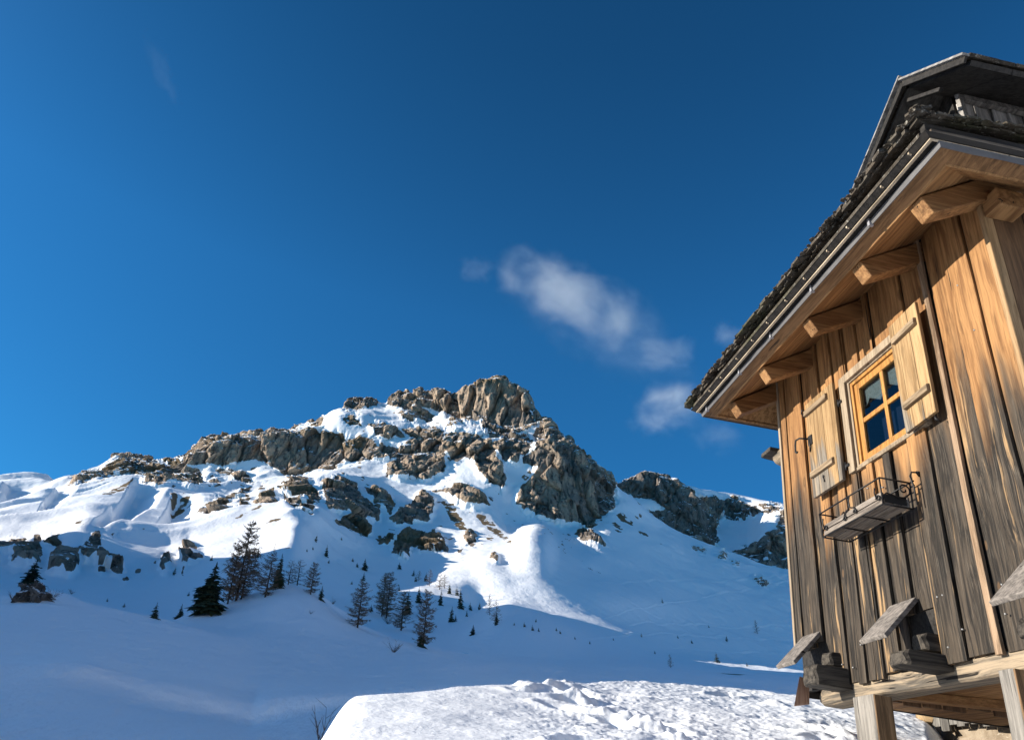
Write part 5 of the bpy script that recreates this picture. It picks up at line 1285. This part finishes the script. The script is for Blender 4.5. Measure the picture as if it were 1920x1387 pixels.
# ---- log ends with their sloping cover boards
def logend(y0, y1, z0, z1, x0, mat=M_DARKX):
    mb = MB(); rings = []
    cy, cz, ry, rz = (y0 + y1) / 2, (z0 + z1) / 2, (y1 - y0) / 2, (z1 - z0) / 2
    for x, s in ((x0, .86), (x0 + .02, .99), (x0 + .17, 1.0), (3.38, 1.0)):
        rings.append([(x + .01 * math.sin(k * 2.2), cy + ry * s * max(-.97, min(.97, 1.42 * math.cos(6.283 * (k + .5) / 12) + .05 * math.sin(k * 3.7 + y0 * 9))) , cz + rz * s * max(-.97, min(.97, 1.42 * math.sin(6.283 * (k + .5) / 12) + .05 * math.sin(k * 2.9 + z0 * 17)))) for k in range(12)])
    mb.loft(rings, rng.random(), False); return hp(mb, 'log_end', mat, bevel=.006)
def cover(y0, y1, ytilt, zt=1.478, xo=2.99, zo=1.178):
    mb = MB(); n = Vector((-(zt - zo), 0, 3.3 - xo)); n = Vector((-.66, 0, .75)) * .030
    P = [(xo, y0, zo), (3.318, y0 + ytilt, zt), (3.318, y1 + ytilt, zt), (xo, y1, zo)]
    mb.hexa([*(P), *[(a + n.x, b, c + n.z) for a, b, c in P]], .4)
    return hp(mb, 'cover_board', M_GREYX, bevel=.004)
logend(4.345, 4.54, 1.01, 1.105, 3.03); logend(4.39, 4.53, 1.125, 1.235, 3.20)
cover(4.455, 4.74, .10)
logend(5.45, 5.65, 1.02, 1.17, 3.04); logend(5.52, 5.66, 1.185, 1.29, 3.21)
cover(5.64, 5.93, .14)
logend(3.28, 3.46, 1.01, 1.105, 3.03); logend(3.30, 3.45, 1.125, 1.235, 3.20)
cover(3.27, 3.53, .06)
sd = MB(); sd.hexa([(3.12, 5.96, .93), (3.14, 5.99, .93), (3.30, 6.05, .97), (3.28, 6.02, .97), (3.19, 5.97, 1.16), (3.21, 6.0, 1.16), (3.32, 6.06, 1.16), (3.30, 6.03, 1.16)]); hp(sd, 'prop_board', mat_wood('reddish_board', 'z', ((.24, .14, .10), (.34, .22, .16)), knots=False), bevel=.003)
# hollowed gutter log on the far wall
gt = MB(); gt.tube([(3.43, 6.17, 3.33), (3.43, 6.50, 3.335)], .075, 10, .8); hp(gt, 'gutter_log', M_GREYY, bevel=0)
gt = MB(); gt.hexa([(3.28, 6.40, 3.36), (3.48, 6.40, 3.34), (3.48, 6.60, 3.34), (3.28, 6.60, 3.36), (3.285, 6.40, 3.405), (3.48, 6.40, 3.40), (3.48, 6.60, 3.40), (3.285, 6.60, 3.405)]); hp(gt, 'gutter_board', M_DARKX, bevel=.006)

# ---- stone footing with its grey apron boards, behind the posts
def mat_stone():
    t = NT('rough_plastered_stone'); v = t.coord(); n = t.noise(v, 3.2, 7, .68); n2 = t.noise(v, 16, 5, .7)
    c = t.mix(t.range(n, .32, .7), (.19, .145, .10), (.36, .30, .225)); c = t.mix(t.range(n2, .62, .72), c, (.44, .385, .31)); c = t.mix(t.range(n2, .34, .25), c, (.17, .12, .085))
    return t.done(c, .9, t.bump(t.math('ADD', n, t.math('MULTIPLY', n2, .4)), 1.0, .035), .15)
bm = bmesh.new(); bmesh.ops.create_icosphere(bm, subdivisions=5, radius=1)
V = np.array([v.co for v in bm.verts]); S_box = np.sign(V) * np.abs(V) ** .45
W = S_box * np.array([.75, .82, .66]) / 1.0
nn = fbm(W * 2.6 + 5, 4, 801); f1, f2, ci = worley(W * 2.1 + 3, 805)
W = W * (1 + ((nn - .5) * .30 + (ci - .5) * .14)[:, None])
for v, w2 in zip(bm.verts, W): v.co = w2
ft = empty('stone_footing', (5.35, 6.95, .4)); FT = (5.35, 6.95, .4)
tag(ft, 'rough beige plastered stone footing under short grey boards, seen between the hut posts', 'footing')
me = bpy.data.meshes.new('stone_body'); bm.to_mesh(me); bm.free(); me.materials.append(mat_stone())
for p_ in me.polygons: p_.use_smooth = True
so_ = bpy.data.objects.new('stone_body', me); C.objects.link(so_); so_.parent = ft; so_.location = (6.02 - FT[0], 6.96 - FT[1], .62 - FT[2])
ap = MB(); y = 6.12
while y < 7.12:
    w_ = rng.uniform(.09, .14); xo = 5.16 + rng.uniform(0, .02); ap.box(xo, xo + .025, y, y + w_ - .004, 1.10 + rng.uniform(-.03, .03), 1.42); y += w_
ap.build('apron_boards', mat_wood('grey_apron', 'z', ((.085, .08, .073), (.20, .19, .172)), knots=False), ft, FT, .002)
lg = MB(); lg.tube([(5.10, 7.24, 1.22), (5.9, 7.2, 1.22)], .085, 12, .6); lg.build('footing_log', mat_wood('tan_log', 'x', ((.25, .17, .09), (.42, .30, .17))), ft, FT)

# ================================================================== FLOWER BOX (hangs from the wall)
fbx = empty('flower_box', (3.24, 4.74, 2.03)); FL = (3.24, 4.74, 2.03)
tag(fbx, 'empty wooden window box held in a black wrought iron basket under the window', 'flower box')
M_SLAT = mat_wood('grey_slats', 'y', ((.12, .10, .083), (.27, .23, .19)), knots=False, grain=1.5)
ya, yb = 4.355, 5.12
pl_ = MB()
pl_.box(3.022, 3.040, ya, yb, 2.044, 2.080, .5); pl_.box(3.021, 3.039, ya + .004, yb - .02, 2.087, 2.125, .8)       # front slats
for i, x in enumerate((3.041, 3.105, 3.165)): pl_.box(x, x + .052, ya + .004, yb - .004, 2.040, 2.056, (.2, .5, .35)[i])   # bottom slats
pl_.box(3.205, 3.222, ya, yb, 2.044, 2.120, .3); pl_.build('planter', M_SLAT, fbx, FL, .003)
M_END = simple('dark_end_board', (.03, .028, .026), .8, .2)
for y in (ya + .006, yb - .022): en = MB(); en.box(3.041, 3.204, y, y + .016, 2.057, 2.118, .2); en.build('end_board', M_END, fbx, FL, .003)
ir = MB(); t_ = .0062
c0 = [(3.012, ya - .012, 2.222), (3.012, yb + .02, 2.222), (3.236, yb + .02, 2.222), (3.236, ya - .012, 2.222)]
c1_ = [(3.018, ya - .006, 2.034), (3.018, yb + .008, 2.034), (3.236, yb + .008, 2.034), (3.236, ya - .006, 2.034)]
for cc in (c0, c1_):
    for i in range(4): ir.tube([cc[i], cc[(i + 1) % 4]], t_, 6)
for a, b in zip(c0, c1_): ir.tube([a, b], t_, 6)
for y in (ya + .26, ya + .52): ir.tube([(3.018, y, 2.034), (3.236, y, 2.034)], t_ * .8, 6)
ir.build('iron_basket', M_IRON, fbx, FL)
def spiral(cx, cz, r0, turns, sgn, a0, plane):
    pts = []
    for i in range(26):
        u = i / 25; a = a0 + sgn * turns * 6.283 * u; r = r0 * (1 - .75 * u); pts.append(plane(cx + r * math.cos(a), cz + r * math.sin(a)))
    return pts
t2 = .0055
for yy in (ya - .010, yb + .014):
    scr = MB()
    pln = lambda a, b, yy=yy: (a, yy, b)
    scr.tube(spiral(3.185, 2.165, .045, 1.1, 1, -.6, pln), t2, 6); scr.tube([pln(*q) for q in ((3.222, 2.140), (3.19, 2.105), (3.14, 2.098), (3.09, 2.112), (3.05, 2.118), (3.03, 2.095), (3.024, 2.065))], t2, 6); scr.build('iron_scroll', M_IRON, fbx, FL)
for yc in (ya + .30, ya + .46):
    scr = MB()
    pln = lambda a, b, yc=yc: (3.012, yc + a, b)
    sg = 1 if yc < ya + .4 else -1
    scr.tube([pln(sg * a, b) for a, b in ((0, 2.08), (.02, 2.12), (.06, 2.13), (.085, 2.155), (.08, 2.19), (.095, 2.222))], t2, 6); scr.tube(spiral(sg * .012, 2.085, .022, .9, sg, 0, pln), t2, 6); scr.build('iron_scroll', M_IRON, fbx, FL)
for yc in (ya + .03, yb - .05):
    scr = MB()
    pln = lambda a, b, yc=yc: (3.012, yc + a, b)
    scr.tube(spiral(0, 2.085, .026, .9, 1, 0, pln), t2, 6); scr.tube([pln(a, b) for a, b in ((.02, 2.09), (.035, 2.14), (.025, 2.17))], t2, 6); scr.build('iron_scroll', M_IRON, fbx, FL)
for y in (ya - .055, yb + .05):
    h_ = MB(); h_.tube([(3.236, y, 2.05), (3.232, y, 2.18), (3.215, y, 2.255), (3.232, y, 2.285), (3.268, y, 2.29), (3.285, y, 2.262)], .0065, 6); h_.tube([(3.236, y, 2.222), (3.236, y + (.043 if y < 4.7 else -.03), 2.222)], t_, 6); h_.tube([(3.236, y, 2.19), (3.236, y + (.043 if y < 4.7 else -.03), 2.19)], t_, 6); h_.tube([(3.268, y, 2.29), (3.295, y, 2.293)], .010, 7)
    h_.build('wall_hook', M_IRON, fbx, FL)
# ================================================================== SKY, SUN, CAMERA
w = bpy.data.worlds.new('World'); bpy.context.scene.world = w; w.use_nodes = True
nt = w.node_tree; bg = nt.nodes['Background']
sky = nt.nodes.new('ShaderNodeTexSky'); sky.sky_type = 'NISHITA'; sky.sun_disc = False
sky.sun_elevation = math.radians(SUN_EL); sky.sun_rotation = math.radians(SUN_AZ)
sky.altitude = 2200; sky.air_density = 1.0; sky.dust_density = .5; sky.ozone_density = 3.0
tint = nt.nodes.new('ShaderNodeMix'); tint.data_type = 'RGBA'; tint.blend_type = 'MULTIPLY'; tint.inputs[0].default_value = 1
nt.links.new(sky.outputs[0], tint.inputs[6]); 
sx_ = nt.nodes.new('ShaderNodeSeparateXYZ'); tc0 = nt.nodes.new('ShaderNodeTexCoord'); vn0 = nt.nodes.new('ShaderNodeVectorMath'); vn0.operation = 'NORMALIZE'; nt.links.new(tc0.outputs['Generated'], vn0.inputs[0]); nt.links.new(vn0.outputs[0], sx_.inputs[0])
cr = nt.nodes.new('ShaderNodeValToRGB'); nt.links.new(sx_.outputs[2], cr.inputs[0]); el_ = cr.color_ramp.elements
while len(el_) < 4: el_.new(.5)
for e_, (p_, g_) in zip(el_, ((.2, .86), (.55, 1.0), (.8, .74), (1.0, .62))): e_.position = p_; e_.color = (.135 * g_, .545 * g_, .735 * g_, 1)
nt.links.new(cr.outputs[0], tint.inputs[7])
# added bright lobe of sky, outside the frame on the left, filling left-facing slopes
tc = nt.nodes.new('ShaderNodeTexCoord'); vn = nt.nodes.new('ShaderNodeVectorMath'); vn.operation = 'NORMALIZE'; nt.links.new(tc.outputs['Generated'], vn.inputs[0])
dt = nt.nodes.new('ShaderNodeVectorMath'); dt.operation = 'DOT_PRODUCT'; nt.links.new(vn.outputs[0], dt.inputs[0])
ga, ge = math.radians(-93), math.radians(27); dt.inputs[1].default_value = (math.sin(ga) * math.cos(ge), math.cos(ga) * math.cos(ge), math.sin(ge))
m0 = nt.nodes.new('ShaderNodeMath'); m0.operation = 'MAXIMUM'; m0.inputs[1].default_value = 0; nt.links.new(dt.outputs['Value'], m0.inputs[0])
m1 = nt.nodes.new('ShaderNodeMath'); m1.operation = 'POWER'; m1.inputs[1].default_value = 14; nt.links.new(m0.outputs[0], m1.inputs[0])
gl_ = nt.nodes.new('ShaderNodeMix'); gl_.data_type = 'RGBA'; gl_.blend_type = 'ADD'; gl_.inputs[0].default_value = 1; gl_.clamp_result = False
gc = nt.nodes.new('ShaderNodeMix'); gc.data_type = 'RGBA'; gc.blend_type = 'MIX'; gc.clamp_factor = False
nt.links.new(m1.outputs[0], gc.inputs[0]); gc.inputs[6].default_value = (0, 0, 0, 1); gc.inputs[7].default_value = (1.6, 1.55, 1.5, 1)
nt.links.new(tint.outputs[2], gl_.inputs[6]); nt.links.new(gc.outputs[2], gl_.inputs[7])
nt.links.new(gl_.outputs[2], bg.inputs[0]); bg.inputs[1].default_value = .15

sl = bpy.data.lights.new('sun', 'SUN'); sl.energy = 5.0; sl.angle = math.radians(.5); sl.color = (1, .92, .80)
so = bpy.data.objects.new('sun', sl); C.objects.link(so); so.rotation_euler = SUN.to_track_quat('Z', 'Y').to_euler(); so.location = (-30, 5, 30)

cam = bpy.data.cameras.new('camera'); co = bpy.data.objects.new('camera', cam); C.objects.link(co)
cam.sensor_width = 36; cam.lens = FOC / PW * 36; cam.clip_start = .05; cam.clip_end = 20000
r_, u_, b_ = ROT @ np.array([1., 0, 0]), ROT @ np.array([0., -1, 0]), ROT @ np.array([0., 0, -1])
co.matrix_world = Matrix(((r_[0], u_[0], b_[0], 0), (r_[1], u_[1], b_[1], 0), (r_[2], u_[2], b_[2], 0), (0, 0, 0, 1)))
S = bpy.context.scene; S.camera = co
S.view_settings.view_transform = 'Standard'; S.view_settings.look = 'None'; S.view_settings.exposure = .80; S.view_settings.gamma = 1
S.render.engine = 'CYCLES'
S.cycles.max_bounces = 8; S.cycles.volume_bounces = 1; S.cycles.use_denoising = True
